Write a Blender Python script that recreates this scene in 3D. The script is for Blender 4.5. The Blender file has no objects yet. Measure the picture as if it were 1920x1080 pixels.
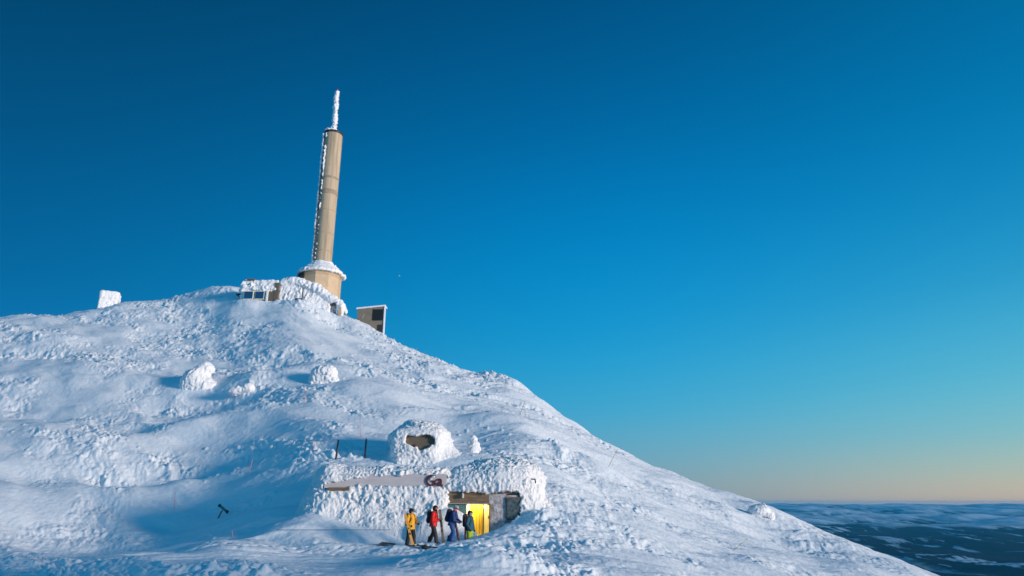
import bpy, math, random
import numpy as np
from mathutils import Vector, Matrix

scene = bpy.context.scene
COL = scene.collection
R = math.radians
random.seed(7)

# ------------------------------------------------------------------ camera
F_PX = 1280.0                      # focal length in pixels of a 1920 px wide picture (24 mm lens)
PITCH = R(17.43)
CAM_Z = 2.07
CP, SP = math.cos(PITCH), math.sin(PITCH)
cam_data = bpy.data.cameras.new("camera")
cam_data.lens = 24.0
cam_data.sensor_width = 36.0
cam_data.clip_start = 0.1
cam_data.clip_end = 400000.0
cam = bpy.data.objects.new("camera", cam_data)
cam.location = (0, 0, CAM_Z)
cam.rotation_euler = (R(90) + PITCH, 0, 0)
COL.objects.link(cam)
scene.camera = cam

# ------------------------------------------------------------------ world
SUN_AZ, SUN_EL = 117.0, 6.5        # azimuth clockwise from +Y, elevation
world = bpy.data.worlds.new("World")
scene.world = world
world.use_nodes = True
wn, wl = world.node_tree.nodes, world.node_tree.links
wn.clear()
wout = wn.new('ShaderNodeOutputWorld')
bg = wn.new('ShaderNodeBackground')
geo = wn.new('ShaderNodeTexCoord')
sep = wn.new('ShaderNodeSeparateXYZ')
wl.new(geo.outputs['Generated'], sep.inputs[0])


def ramp_node(nodes, stops, interp='LINEAR'):
    r = nodes.new('ShaderNodeValToRGB')
    r.color_ramp.interpolation = interp
    el = r.color_ramp.elements
    while len(el) > 1:
        el.remove(el[0])
    el[0].position, el[0].color = stops[0][0], (*stops[0][1], 1)
    for p, c in stops[1:]:
        e = el.new(p)
        e.color = (*c, 1)
    return r


def lin(r, g, b):
    f = lambda c: (c / 255 / 12.92) if c / 255 <= 0.04045 else ((c / 255 + 0.055) / 1.055) ** 2.4
    return (f(r), f(g), f(b))


def el_pos(deg):                   # elevation in degrees -> ramp position
    return (math.sin(R(deg)) + 0.1) / 1.1


mapz = wn.new('ShaderNodeMapRange')
mapz.inputs['From Min'].default_value = -0.1
mapz.inputs['From Max'].default_value = 1.0
wl.new(sep.outputs['Z'], mapz.inputs['Value'])
cold = ramp_node(wn, [(el_pos(-5), lin(60, 110, 150)), (el_pos(0), lin(62, 130, 172)), (el_pos(8), lin(0, 118, 182)),
                      (el_pos(15), lin(0, 98, 154)), (el_pos(25), lin(0, 80, 128)),
                      (el_pos(40), lin(0, 58, 94)), (el_pos(90), lin(0, 48, 84))], 'B_SPLINE')
mid = ramp_node(wn, [(el_pos(-5), lin(120, 140, 150)), (el_pos(0.3), lin(124, 150, 166)), (el_pos(3), lin(112, 164, 186)),
                     (el_pos(7), lin(58, 168, 208)),
                     (el_pos(13), lin(14, 152, 210)), (el_pos(21), lin(0, 132, 198)), (el_pos(30), lin(0, 104, 164)),
                     (el_pos(42), lin(0, 76, 124)), (el_pos(90), lin(0, 54, 100))], 'B_SPLINE')
warm = ramp_node(wn, [(el_pos(-5), lin(190, 160, 150)), (el_pos(0.3), lin(210, 184, 158)), (el_pos(2.0), lin(184, 194, 172)),
                      (el_pos(4.5), lin(132, 192, 200)), (el_pos(8.5), lin(90, 186, 212)), (el_pos(15), lin(34, 154, 204)),
                      (el_pos(24), lin(2, 126, 184)), (el_pos(34), lin(0, 104, 156)), (el_pos(44), lin(0, 86, 134)),
                      (el_pos(90), lin(0, 64, 110))], 'B_SPLINE')
for r_ in (cold, mid, warm):
    wl.new(mapz.outputs[0], r_.inputs[0])
# azimuth of the view direction, -180..180 degrees from +Y towards +X
atan = wn.new('ShaderNodeMath'); atan.operation = 'ARCTAN2'
wl.new(sep.outputs['X'], atan.inputs[0]); wl.new(sep.outputs['Y'], atan.inputs[1])
azc = wn.new('ShaderNodeMapRange'); azc.interpolation_type = 'SMOOTHSTEP'
azc.inputs['From Min'].default_value = R(-50); azc.inputs['From Max'].default_value = R(14)
wl.new(atan.outputs[0], azc.inputs['Value'])
azw = wn.new('ShaderNodeMapRange'); azw.interpolation_type = 'SMOOTHSTEP'
azw.inputs['From Min'].default_value = R(2); azw.inputs['From Max'].default_value = R(50)
wl.new(atan.outputs[0], azw.inputs['Value'])
m1 = wn.new('ShaderNodeMix'); m1.data_type = 'RGBA'
wl.new(azc.outputs[0], m1.inputs['Factor']); wl.new(cold.outputs[0], m1.inputs['A']); wl.new(mid.outputs[0], m1.inputs['B'])
m2 = wn.new('ShaderNodeMix'); m2.data_type = 'RGBA'
wl.new(azw.outputs[0], m2.inputs['Factor']); wl.new(m1.outputs['Result'], m2.inputs['A']); wl.new(warm.outputs[0], m2.inputs['B'])
# the glow fades again behind the camera, where the dusk blue returns
azb = wn.new('ShaderNodeMath'); azb.operation = 'ABSOLUTE'; wl.new(atan.outputs[0], azb.inputs[0])
azr = wn.new('ShaderNodeMapRange'); azr.interpolation_type = 'SMOOTHSTEP'
azr.inputs['From Min'].default_value = R(55); azr.inputs['From Max'].default_value = R(80)
wl.new(azb.outputs[0], azr.inputs['Value'])
back = ramp_node(wn, [(el_pos(-5), lin(40, 112, 156)), (el_pos(6), lin(72, 158, 198)), (el_pos(30), lin(22, 134, 188)), (el_pos(90), lin(0, 78, 120))], 'B_SPLINE')
wl.new(mapz.outputs[0], back.inputs[0])
m3 = wn.new('ShaderNodeMix'); m3.data_type = 'RGBA'
wl.new(azr.outputs[0], m3.inputs['Factor']); wl.new(m2.outputs['Result'], m3.inputs['A']); wl.new(back.outputs[0], m3.inputs['B'])
# a little of the physical sky on top of the graded dusk colours
nish = wn.new('ShaderNodeTexSky'); nish.sky_type = 'NISHITA'; nish.sun_disc = False
nish.sun_elevation = R(SUN_EL); nish.sun_rotation = R(SUN_AZ); nish.altitude = 1800
nscale = wn.new('ShaderNodeMix'); nscale.data_type = 'RGBA'; nscale.blend_type = 'ADD'
nscale.inputs['Factor'].default_value = 0.001
wl.new(m3.outputs['Result'], nscale.inputs['A']); wl.new(nish.outputs[0], nscale.inputs['B'])
wl.new(nscale.outputs['Result'], bg.inputs['Color'])
bg.inputs['Strength'].default_value = 1.0
wl.new(bg.outputs[0], wout.inputs['Surface'])

# ------------------------------------------------------------------ sun
sun_dir = Vector((math.sin(R(SUN_AZ)) * math.cos(R(SUN_EL)), math.cos(R(SUN_AZ)) * math.cos(R(SUN_EL)), math.sin(R(SUN_EL))))
sd = bpy.data.lights.new("sun", 'SUN')
sd.energy = 3.7
sd.angle = R(10)
sd.color = (1.0, 0.83, 0.70)
sun = bpy.data.objects.new("sun", sd)
sun.rotation_euler = (-sun_dir).to_track_quat('-Z', 'Y').to_euler()
sun.location = (60, -30, 60)
COL.objects.link(sun)

scene.view_settings.view_transform = 'Standard'
scene.view_settings.look = 'None'
scene.view_settings.exposure = 0.0
scene.view_settings.gamma = 1.0
scene.cycles.max_bounces = 6
scene.cycles.diffuse_bounces = 4
scene.cycles.volume_bounces = 1
scene.cycles.use_denoising = True

# ------------------------------------------------------------------ helpers


def ray(px, py):
    u, v = (px - 960.0) / F_PX, (540.0 - py) / F_PX
    return np.array([u, CP - v * SP, SP + v * CP])


def at(px, py, Y):                 # a pixel of the photograph at world depth Y
    d = ray(px, py)
    d = d * (Y / d[1])
    return Vector((d[0], d[1], d[2] + CAM_Z))


def hash2(ix, iy, seed):
    h = (ix.astype(np.int64) * 374761393 + iy.astype(np.int64) * 668265263 + seed * 1442695041) & 0xFFFFFFFF
    h = ((h ^ (h >> 13)) * 1274126177) & 0xFFFFFFFF
    return (h ^ (h >> 16)) & 0xFFFFFFFF


def pn2(x, y, seed=0):
    ix, iy = np.floor(x), np.floor(y)
    fx, fy = x - ix, y - iy
    ux, uy = fx * fx * fx * (fx * (fx * 6 - 15) + 10), fy * fy * fy * (fy * (fy * 6 - 15) + 10)
    ix, iy = ix.astype(np.int64), iy.astype(np.int64)

    def g(dx, dy):
        a = hash2(ix + dx, iy + dy, seed) * (2 * math.pi / 4294967296.0)
        return np.cos(a) * (fx - dx) + np.sin(a) * (fy - dy)
    a, b, c, d = g(0, 0), g(1, 0), g(0, 1), g(1, 1)
    return ((a + ux * (b - a)) * (1 - uy) + (c + ux * (d - c)) * uy) * 1.5


def pn3(x, y, z, seed=0):
    ix, iy, iz = np.floor(x), np.floor(y), np.floor(z)
    fx, fy, fz = x - ix, y - iy, z - iz
    s = lambda f: f * f * f * (f * (f * 6 - 15) + 10)
    ux, uy, uz = s(fx), s(fy), s(fz)
    ix, iy, iz = ix.astype(np.int64), iy.astype(np.int64), iz.astype(np.int64)

    def g(dx, dy, dz):
        h = hash2(ix + dx + (iz + dz) * 7919, iy + dy, seed)
        a = (h & 0xFFFF) * (2 * math.pi / 65536.0)
        c = ((h >> 16) & 0xFFFF) / 32768.0 - 1.0
        q = np.sqrt(np.maximum(0, 1 - c * c))
        return np.cos(a) * q * (fx - dx) + np.sin(a) * q * (fy - dy) + c * (fz - dz)
    L = lambda a, b, t: a + t * (b - a)
    x00, x10 = L(g(0, 0, 0), g(1, 0, 0), ux), L(g(0, 1, 0), g(1, 1, 0), ux)
    x01, x11 = L(g(0, 0, 1), g(1, 0, 1), ux), L(g(0, 1, 1), g(1, 1, 1), ux)
    return L(L(x00, x10, uy), L(x01, x11, uy), uz) * 1.5


def sstep(a, b, x):
    t = np.clip((x - a) / (b - a), 0, 1)
    return t * t * (3 - 2 * t)


def mesh_arrays(name, V, Q, mat=None, smooth=True):
    """quads (n,4) or tris (n,3) -> mesh"""
    me = bpy.data.meshes.new(name)
    k = Q.shape[1]
    me.vertices.add(len(V)); me.vertices.foreach_set("co", np.ascontiguousarray(V, dtype=np.float32).ravel())
    me.loops.add(Q.size); me.loops.foreach_set("vertex_index", np.ascontiguousarray(Q, dtype=np.int32).ravel())
    me.polygons.add(len(Q)); me.polygons.foreach_set("loop_start", np.arange(0, Q.size, k, dtype=np.int32))
    me.update(calc_edges=True)
    me.validate()
    me.polygons.foreach_set("use_smooth", np.full(len(me.polygons), smooth))
    if mat:
        me.materials.append(mat)
    return me


def link(name, me, parent=None, loc=None):
    o = bpy.data.objects.new(name, me)
    COL.objects.link(o)
    if parent is not None:
        o.parent = parent
    if loc is not None:
        o.location = loc
    return o


def tag(o, label=None, cat=None, group=None, kind=None):
    if label: o['label'] = label
    if cat: o['category'] = cat
    if group: o['group'] = group
    if kind: o['kind'] = kind
    return o


def thing(name, label, cat, loc=(0, 0, 0), rz=0.0, group=None):
    o = bpy.data.objects.new(name, None)
    o.empty_display_size = 0.3
    o.location = loc
    o.rotation_euler = (0, 0, rz)
    COL.objects.link(o)
    return tag(o, label, cat, group)


def grid_faces(nr, nc):
    i = np.arange(nr - 1)[:, None] * nc + np.arange(nc - 1)[None, :]
    return np.stack([i, i + 1, i + nc + 1, i + nc], -1).reshape(-1, 4)


# ------------------------------------------------------------------ materials


def mat(name, color, rough=0.6, metal=0.0, var=0.0, vscale=8.0, bump=0.0, bscale=40.0, spec=0.5, color2=None, stretch=None):
    m = bpy.data.materials.new(name)
    m.use_nodes = True
    n, l = m.node_tree.nodes, m.node_tree.links
    b = n['Principled BSDF']
    b.inputs['Roughness'].default_value = rough
    b.inputs['Metallic'].default_value = metal
    b.inputs['Specular IOR Level'].default_value = spec
    b.inputs['Base Color'].default_value = (*color, 1)
    tc = n.new('ShaderNodeTexCoord')
    mp = n.new('ShaderNodeMapping')
    if stretch:
        mp.inputs['Scale'].default_value = stretch
    l.new(tc.outputs['Object'], mp.inputs[0])
    if var > 0 or color2:
        t = n.new('ShaderNodeTexNoise'); t.inputs['Scale'].default_value = vscale; t.inputs['Detail'].default_value = 6
        l.new(mp.outputs[0], t.inputs['Vector'])
        c2 = color2 or tuple(max(0, c * (1 - var)) for c in color)
        c1 = color if color2 else tuple(min(1, c * (1 + var)) for c in color)
        r = ramp_node(n, [(0.35, c2), (0.65, c1)])
        l.new(t.outputs[0], r.inputs[0]); l.new(r.outputs[0], b.inputs['Base Color'])
    if bump > 0:
        t2 = n.new('ShaderNodeTexNoise'); t2.inputs['Scale'].default_value = bscale; t2.inputs['Detail'].default_value = 5
        l.new(mp.outputs[0], t2.inputs['Vector'])
        bp = n.new('ShaderNodeBump'); bp.inputs['Strength'].default_value = 1.0; bp.inputs['Distance'].default_value = bump
        l.new(t2.outputs[0], bp.inputs['Height']); l.new(bp.outputs[0], b.inputs['Normal'])
    return m


def snow_mat(name, base=(0.82, 0.88, 0.94), bump=0.05, bscale=5.0):
    m = mat(name, base, rough=0.75, spec=0.25)
    n, l = m.node_tree.nodes, m.node_tree.links
    b = n['Principled BSDF']
    tc = n.new('ShaderNodeTexCoord')
    t = n.new('ShaderNodeTexNoise'); t.inputs['Scale'].default_value = bscale; t.inputs['Detail'].default_value = 8; t.inputs['Roughness'].default_value = 0.62
    l.new(tc.outputs['Object'], t.inputs['Vector'])
    bp = n.new('ShaderNodeBump'); bp.inputs['Distance'].default_value = bump; bp.inputs['Strength'].default_value = 1.0
    l.new(t.outputs[0], bp.inputs['Height']); l.new(bp.outputs[0], b.inputs['Normal'])
    return m


M = {}
M['snow'] = snow_mat("wind_packed_snow", bump=0.07, bscale=2.6)
M['rime'] = snow_mat("rime_ice", base=(0.88, 0.90, 0.93), bump=0.09, bscale=9.0)
# ------------------------------------------------------------------ the snow mountain
SKY = [(-420, 640, 98), (-250, 612, 101), (-100, 599, 104), (0, 595, 106), (100, 592, 108), (180, 581, 109), (230, 569, 110), (330, 559, 111), (400, 538, 110),
       (435, 530, 110), (452, 545, 108), (500, 551, 106), (560, 556, 106), (610, 576, 104), (640, 592, 102), (660, 600, 101), (690, 612, 101), (720, 630, 101),
       (750, 648, 99), (780, 663, 98), (850, 690, 95), (910, 708, 92), (965, 719, 88), (985, 733, 86), (1020, 757, 84), (1080, 798, 80),
       (1160, 848, 77), (1240, 884, 74), (1320, 915, 72), (1400, 941, 70), (1480, 970, 67), (1560, 1004, 64), (1650, 1040, 60),
       (1750, 1081, 56), (1900, 1140, 52), (2150, 1235, 47), (2500, 1370, 42)]
PTS = [  # px, py, depth
    (450, 558, 102), (485, 567, 101.5), (512, 570, 101), (545, 566, 101), (575, 570, 100.5), (600, 584, 100.5), (622, 599, 100.5), (640, 606, 100.5),
    (-300, 1080, 26), (-300, 950, 40), (-300, 850, 54), (-300, 750, 72), (-300, 670, 90),
    (0, 1080, 26), (0, 1010, 35), (0, 955, 44), (0, 880, 52), (0, 800, 63), (0, 750, 71), (0, 700, 80), (0, 650, 91),
    (200, 1080, 26), (200, 1000, 36.5), (200, 940, 49), (200, 870, 56), (200, 790, 66), (200, 720, 76), (200, 660, 87), (200, 610, 99),
    (400, 1080, 26), (400, 1010, 36), (400, 960, 45.5), (400, 910, 52.5), (400, 850, 59), (400, 790, 66), (400, 735, 74), (400, 690, 82), (400, 640, 92), (400, 590, 102),
    (560, 1040, 32), (560, 1010, 36.5), (540, 960, 40), (560, 910, 44), (560, 860, 50), (560, 800, 58), (560, 750, 66), (560, 700, 74), (560, 650, 84), (540, 600, 94),
    (700, 1080, 27.5), (700, 1022, 36), (700, 990, 39.5), (640, 880, 46), (700, 862, 48.5), (700, 820, 54), (700, 770, 62), (700, 720, 70), (700, 670, 84), (640, 630, 92),
    (800, 1075, 28), (800, 1023, 36), (860, 1021, 36), (800, 868, 47.5), (850, 830, 55), (850, 780, 64), (850, 730, 76),
    (885, 1008, 38.6), (900, 1008, 39.2), (930, 1000, 38.5), (975, 975, 39.3), (900, 866, 48), (980, 855, 50), (980, 800, 62), (960, 750, 76),
    (900, 1080, 28), (950, 1040, 33), (1000, 1080, 28.5), (1000, 1000, 37), (1040, 960, 40), (1040, 900, 46), (1080, 850, 58),
    (1100, 1080, 30), (1100, 1000, 38), (1100, 930, 46), (1150, 890, 58), (1200, 1080, 32), (1200, 1000, 41), (1220, 930, 56),
    (1300, 1080, 35), (1300, 1020, 43), (1300, 960, 56), (1420, 1080, 39), (1420, 1020, 49), (1420, 970, 61),
    (1550, 1080, 44), (1550, 1035, 54), (1750, 1150, 42), (1900, 1250, 38), (2300, 1400, 33),
]
ctrl = []
for px, py, Y in PTS + SKY:
    p = at(px, py, Y)
    ctrl.append((p.x / Y, math.log(Y), (p.z - CAM_Z) / Y))
for px, py, Y in SKY:              # the far side of the ridge falls away
    p = at(px, py, Y)
    e = (p.z - CAM_Z) / Y
    ctrl.append((p.x / Y, math.log(Y * 1.22), e - 0.055))
    ctrl.append((p.x / Y, math.log(Y * 1.7), e - 0.26))
for s in (-1.6, -1.0, -0.5, 0, 0.5, 1.0, 1.6):
    for Y, z in ((18, -3.3 - 0.9 * max(0, s) ** 1), (11, -3.6 - 1.2 * max(0, s))):
        ctrl.append((s, math.log(Y), z / Y))
C = np.array(ctrl)
LK = 0.9                           # scale of log-depth against s


def tps(r2):
    return np.where(r2 > 1e-12, 0.5 * r2 * np.log(np.maximum(r2, 1e-12)), 0.0)


P2 = np.stack([C[:, 0], C[:, 1] * LK], 1)
n_ = len(P2)
K = tps(((P2[:, None] - P2[None]) ** 2).sum(-1)) + np.eye(n_) * 2e-4
A = np.zeros((n_ + 3, n_ + 3)); A[:n_, :n_] = K; A[:n_, n_] = 1; A[:n_, n_ + 1:] = P2; A[n_, :n_] = 1; A[n_ + 1:, :n_] = P2.T
W = np.linalg.solve(A, np.concatenate([C[:, 2], np.zeros(3)]))
GS = np.linspace(-1.7, 1.7, 340)
GL = np.linspace(math.log(10.5), math.log(300), 300)
gs, gl = np.meshgrid(GS, GL, indexing='ij')
E = np.zeros_like(gs)
for i in range(0, len(GS), 20):
    q = np.stack([gs[i:i + 20].ravel(), gl[i:i + 20].ravel() * LK], 1)
    r2 = ((q[:, None] - P2[None]) ** 2).sum(-1)
    E[i:i + 20] = (tps(r2) @ W[:n_] + W[n_] + q @ W[n_ + 1:]).reshape(gs[i:i + 20].shape)
E = np.clip(E, -1.2, 0.6)
# bring the ridge to the height of the measured skyline
ss = np.array([at(px, py, Y).x / Y for px, py, Y in SKY]); es = np.array([(at(px, py, Y).z - CAM_Z) / Y for px, py, Y in SKY])
rs = np.array([math.log(Y) for _, _, Y in SKY])
want = np.interp(GS, ss, es); rid = np.interp(GS, ss, rs)
for _ in range(3):
    mx = E.max(1)
    dlt = np.where((GS > ss[0]) & (GS < ss[-1]), want - mx, 0)
    dlt = np.convolve(np.pad(dlt, 6, mode='edge'), np.array([1, 3, 6, 9, 12, 14, 15, 14, 12, 9, 6, 3, 1]) / 105.0, mode='valid')
    E += dlt[:, None] * sstep(-0.35, -0.02, gl - rid[:, None]) * (1 - 0.0 * gl)


def bil(T, s, L):
    a = np.clip((s - GS[0]) / (GS[1] - GS[0]), 0, len(GS) - 1.001)
    b = np.clip((L - GL[0]) / (GL[1] - GL[0]), 0, len(GL) - 1.001)
    i, j = a.astype(int), b.astype(int)
    fa, fb = a - i, b - j
    return (T[i, j] * (1 - fa) + T[i + 1, j] * fa) * (1 - fb) + (T[i, j + 1] * (1 - fa) + T[i + 1, j + 1] * fa) * fb


# extra hummocks and gullies: px, py, depth, height, half width x, half width y, turn
HUMPS = [(375, 722, 76, 0.9, 5, 3, 0.1), (460, 738, 73, 1.1, 4.5, 2.2, -0.4), (520, 765, 68, 0.6, 3.5, 2, -0.5), (600, 716, 74, 0.8, 6, 2.2, 0.1),
         (500, 705, 80, -1.0, 5, 2.5, -0.3), (350, 800, 63, 0.9, 6, 2.5, 0.5), (250, 862, 54, -1.1, 10, 1.8, 0.1), (60, 775, 70, -1.2, 10, 3.5, -0.25),
         (140, 838, 61, 0.8, 9, 3.0, -0.3), (340, 882, 52.5, 1.0, 9, 2.2, 0.0), (180, 710, 79, 1.0, 8, 3, -0.3), (480, 790, 63, 0.8, 6, 3, -0.3), (60, 660, 92, 1.0, 8, 3, -0.2), (930, 800, 62, 0.9, 3.5, 2.5, -0.3), (1000, 830, 57, 0.7, 4, 2, -0.7),
         (870, 812, 59, -0.6, 4, 2, 0), (700, 740, 68, 0.8, 5, 2, 0.0), (700, 680, 82, -0.5, 6, 3, 0), (965, 722, 87, 0.7, 4, 3, -0.5), (1130, 912, 55, 0.5, 3.5, 1.5, -0.6),
         (1430, 962, 64, 0.6, 2.5, 2, -0.4), (1470, 1010, 56, -0.8, 3.5, 4, -0.5), (1060, 870, 54, -0.4, 3, 2, -0.5),
         (840, 1050, 31.0, 0.30, 3.4, 1.5, 0.12), (900, 1062, 29.5, 0.42, 2.2, 1.6, -0.3), (640, 1060, 30, -0.30, 3.0, 2.0, 0), (560, 940, 41.5, -0.15, 2.2, 2.6, 0),
         (950, 1000, 37.2, 0.35, 1.4, 1.0, -0.2), (300, 1075, 27, 0.12, 4, 0.8, 0), (900, 1005, 38.9, -0.6, 1.2, 1.1, 0), (790, 1022, 35.8, 0.42, 5.5, 1.9, 0), (-60, 985, 41, -2.0, 16, 9, 0), (578, 985, 39.6, 0.5, 1.8, 1.3, 0), (100, 940, 44, -0.5, 10, 3, -0.1), (870, 846, 53, -0.5, 3, 2, 0)]


def rotated(X, Y, a):
    return X * math.cos(a) + Y * math.sin(a), -X * math.sin(a) + Y * math.cos(a)


def rough_mask(X, Y):
    Yr = Y + 0.42 * np.minimum(X + 10, 0)
    w = pn2(X / 17 + 5, Yr / 9 + 3, 11) + 0.5 * pn2(X / 7, Yr / 4.5, 12) + 0.25 * pn2(X / 3, Yr / 2.2, 13)
    m = sstep(-0.22, 0.27, w + 0.05 + 0.15 * sstep(86, 96, Y) * sstep(-70, -50, X) + 0.10 * sstep(75, 100, Y))
    # smooth wind slabs seen on the right flank and at lower left
    m = m * (1 - 0.75 * np.exp(-((X - 9) / 5) ** 2 - ((Y - 43) / 5) ** 2))
    m = m * (1 - 0.88 * np.exp(-((X + 21) / 12) ** 4 - ((Y - 39) / 8.5) ** 4))
    m = m * (1 - 0.8 * np.exp(-((X + 27) / 9) ** 2 - ((Y - 88) / 4) ** 2))
    near = np.exp(-((X + 1.5) / 5) ** 2 - ((Y - 32) / 3.2) ** 2) + 0.8 * np.exp(-((X - 2) / 2.5) ** 2 - ((Y - 36) / 3) ** 2)
    m = np.maximum(m, np.clip(near, 0, 1) * 0.9)
    m = m * (1 - 0.8 * np.exp(-((X + 4) / 8.5) ** 4 - ((Y - 47.5) / 2.6) ** 2))
    # trodden path in front of the hut
    m = m * (1 - 0.85 * np.exp(-(np.maximum(np.abs(X + 5.0) - 4.0, 0) / 1.2) ** 2 - ((Y - 36.6) / 1.1) ** 2))
    return m


def detail(X, Y):
    """wind-carved relief, metres"""
    Yr = Y + 0.42 * np.minimum(X + 10, 0)
    wx = X + 0.5 * pn2(X / 2.1, Y / 2.1, 31); wy = Yr + 0.5 * pn2(X / 2.1, Y / 2.1, 32)
    m = rough_mask(X, Y)
    far = sstep(55, 100, Y)
    g1 = pn2(X / 12 + 2, Yr / 5.5, 21)
    d = 0.40 * g1 + 0.34 * (0.45 - np.abs(pn2(wx / 8, wy / 4.2, 35))) * sstep(45, 60, Y) + 0.26 * pn2(X / 4.2, Yr / 2.0, 22)
    # long drifts leaning with the wind
    a, b = rotated(wx, wy, 0.05)
    d += 0.17 * pn2(a / 4.5, b / 1.0, 23) * (0.5 + 0.5 * m)
    d += 0.07 * pn2(X / 5, Y / 0.55, 36) * sstep(-4, -9, X) * sstep(42, 36, Y)
    a, b = rotated(wx, wy, -0.55)
    right = sstep(2, 14, X)
    d += (0.05 * pn2(a / 2.6, b / 0.45, 24) + 0.03 * pn2(a / 1.2, b / 0.22, 29)) * right
    # fine wind strokes on the smooth sheets
    d += (0.035 * pn2(wx / 2.2, wy / 0.30, 42) + 0.02 * pn2(X / 0.9, Yr / 0.2, 43)) * (1 - 0.6 * m) * (0.4 + sstep(-0.2, 0.4, pn2(X / 9, Yr / 6, 44)))
    # cauliflower lumps
    l0 = np.abs(pn2(wx / 2.1, wy / 1.5, 24)); l1 = np.abs(pn2(wx / 1.0, wy / 0.85, 25)); l2 = np.abs(pn2(wx / 0.48, wy / 0.42, 26)); l3 = np.abs(pn2(X / 0.26, Y / 0.24, 27))
    k = (0.70 + 0.26 * far) * (1 - 0.6 * right) * (0.45 + 1.1 * sstep(-0.4, 0.5, pn2(X / 5.5 + 9, Yr / 3.2, 37)))
    d += m * k * (0.10 * l0 + 0.19 * l1 + 0.27 * l2 * (0.4 + l1) + 0.16 * l3 * (0.4 + l2))
    a, b = rotated(wx, wy, 0.05)
    d += m * k * 0.20 * (0.45 - np.abs(pn2(a / 1.9, b / 0.75, 38))) + 0.05 * m * (0.4 - np.abs(pn2(a / 0.6, b / 0.3, 39)))
    big = np.maximum(0, pn2(wx / 2.4, wy / 1.7, 28) - 0.12)
    d += m * k * (0.15 + 0.25 * sstep(32, 42, Y)) * big
    k = k * (0.38 + 0.62 * sstep(27, 34, Y))
    d -= m * k * 0.28
    # scattered clods on the smooth slabs
    cl = np.maximum(0, pn2(X / 0.6, Y / 0.5, 33) - 0.5) * (1 - m) * (1 - 0.7 * right)
    d += 0.45 * cl * sstep(34, 44, Y) * sstep(-0.1, 0.5, pn2(X / 6, Y / 4, 34))
    # trampled snow and ski tracks leading to the door
    pth = np.exp(-((Y - 35.9 + 0.02 * (X + 5)) / 0.9) ** 2) * sstep(-22, -12, X) * (1 - sstep(-1.5, 0.5, X))
    d -= 0.16 * pth * np.maximum(0, pn2(X / 0.42, Y / 0.30, 41) - 0.05)
    for o_, w_ in ((34.3, 0.030), (34.75, 0.030), (33.2, -0.045), (33.6, -0.045)):
        yc = o_ + w_ * (X + 12) + 0.25 * np.sin(X / 4.0 + o_)
        d -= 0.07 * np.exp(-((Y - yc) / 0.10) ** 2) * sstep(-40, -30, X) * (1 - sstep(-8, -6, X))
    d += 0.012 * pn2(X / 0.5, Y / 0.22, 30)
    return d


HUT = (-10.4, 0.9, 40.35, 46.2)    # footprint where the snow inside the hut is dug out


def height(X, Y, det=True):
    X = np.asarray(X, dtype=float); Y = np.asarray(Y, dtype=float)
    s, L = X / Y, np.log(Y)
    Z = bil(E, s, L) * Y + CAM_Z
    for px, py, D, h, ax, ay, t in HUMPS:
        c = at(px, py, D)
        a, b = rotated(X - c.x, Y - D, t)
        Z = Z + h * np.exp(-(a / ax) ** 2 - (b / ay) ** 2)
    if det:
        Z = Z + detail(X, Y) * sstep(9, 20, Y)
        # cleared step that runs along the path
        Z = Z + 0.16 * sstep(38.15, 38.3, Y + 0.05 * pn2(X, Y, 40)) * sstep(-14.5, -13, X) * (1 - sstep(-7.3, -6.2, X)) * (1 - sstep(39, 41, Y))
    inside = sstep(HUT[0], HUT[0] + .3, X) * (1 - sstep(HUT[1] - .3, HUT[1], X)) * sstep(HUT[2], HUT[2] + .12, Y) * (1 - sstep(HUT[3] - .4, HUT[3], Y))
    Z = Z * (1 - inside) + np.minimum(Z, 0.12) * inside
    return Z


def gz(x, y):
    return float(height(np.array([x]), np.array([y]))[0])


sv = np.concatenate([np.linspace(-1.65, -0.86, 60, endpoint=False), np.linspace(-0.86, 0.86, 1250), np.linspace(0.86, 1.65, 60)[1:]])
yv = np.concatenate([np.exp(np.linspace(math.log(10.6), math.log(23), 40, endpoint=False)),
                     np.exp(np.linspace(math.log(23), math.log(58), 520, endpoint=False)),
                     np.exp(np.linspace(math.log(58), math.log(150), 460, endpoint=False)), np.exp(np.linspace(math.log(150), math.log(290), 50))])
SG, YG = np.meshgrid(sv, yv, indexing='ij')
XG = SG * YG
ZG = height(XG, YG)
V = np.stack([XG, YG, ZG], -1).reshape(-1, 3)
nr, nc = SG.shape
Q = grid_faces(nr, nc)[:, ::-1]
tag(link("mountain_slope", mesh_arrays("mountain_slope", V, Q, M['snow'])), kind='structure')

# ground behind the camera; its unseen shoulder is added to shade the lower left
bx, by = np.meshgrid(np.linspace(-90, 110, 260), np.linspace(-80, 10.9, 150), indexing='ij')
bz = -1.75 - 0.0022 * (bx ** 2) * (np.abs(bx) > 0) * sstep(22, 40, np.abs(bx)) - 0.5 * sstep(0, -80, by) * 14 + 0.25 * pn2(bx / 7, by / 7, 62)
bz = bz + 20 * np.exp(-((bx - 39) / 18) ** 4 - ((by + 7) / 8) ** 2) + 1.2 * pn2(bx / 6, by / 5, 63) * np.exp(-((bx - 40) / 20) ** 2)
bz = bz - 0.25 * sstep(8.5, 10.9, by)
tag(link("snowfield_with_shade_hill", mesh_arrays("snowfield_with_shade_hill", np.stack([bx, by, bz], -1).reshape(-1, 3), grid_faces(*bx.shape)[:, ::-1], M['snow'])), kind='structure')

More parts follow.
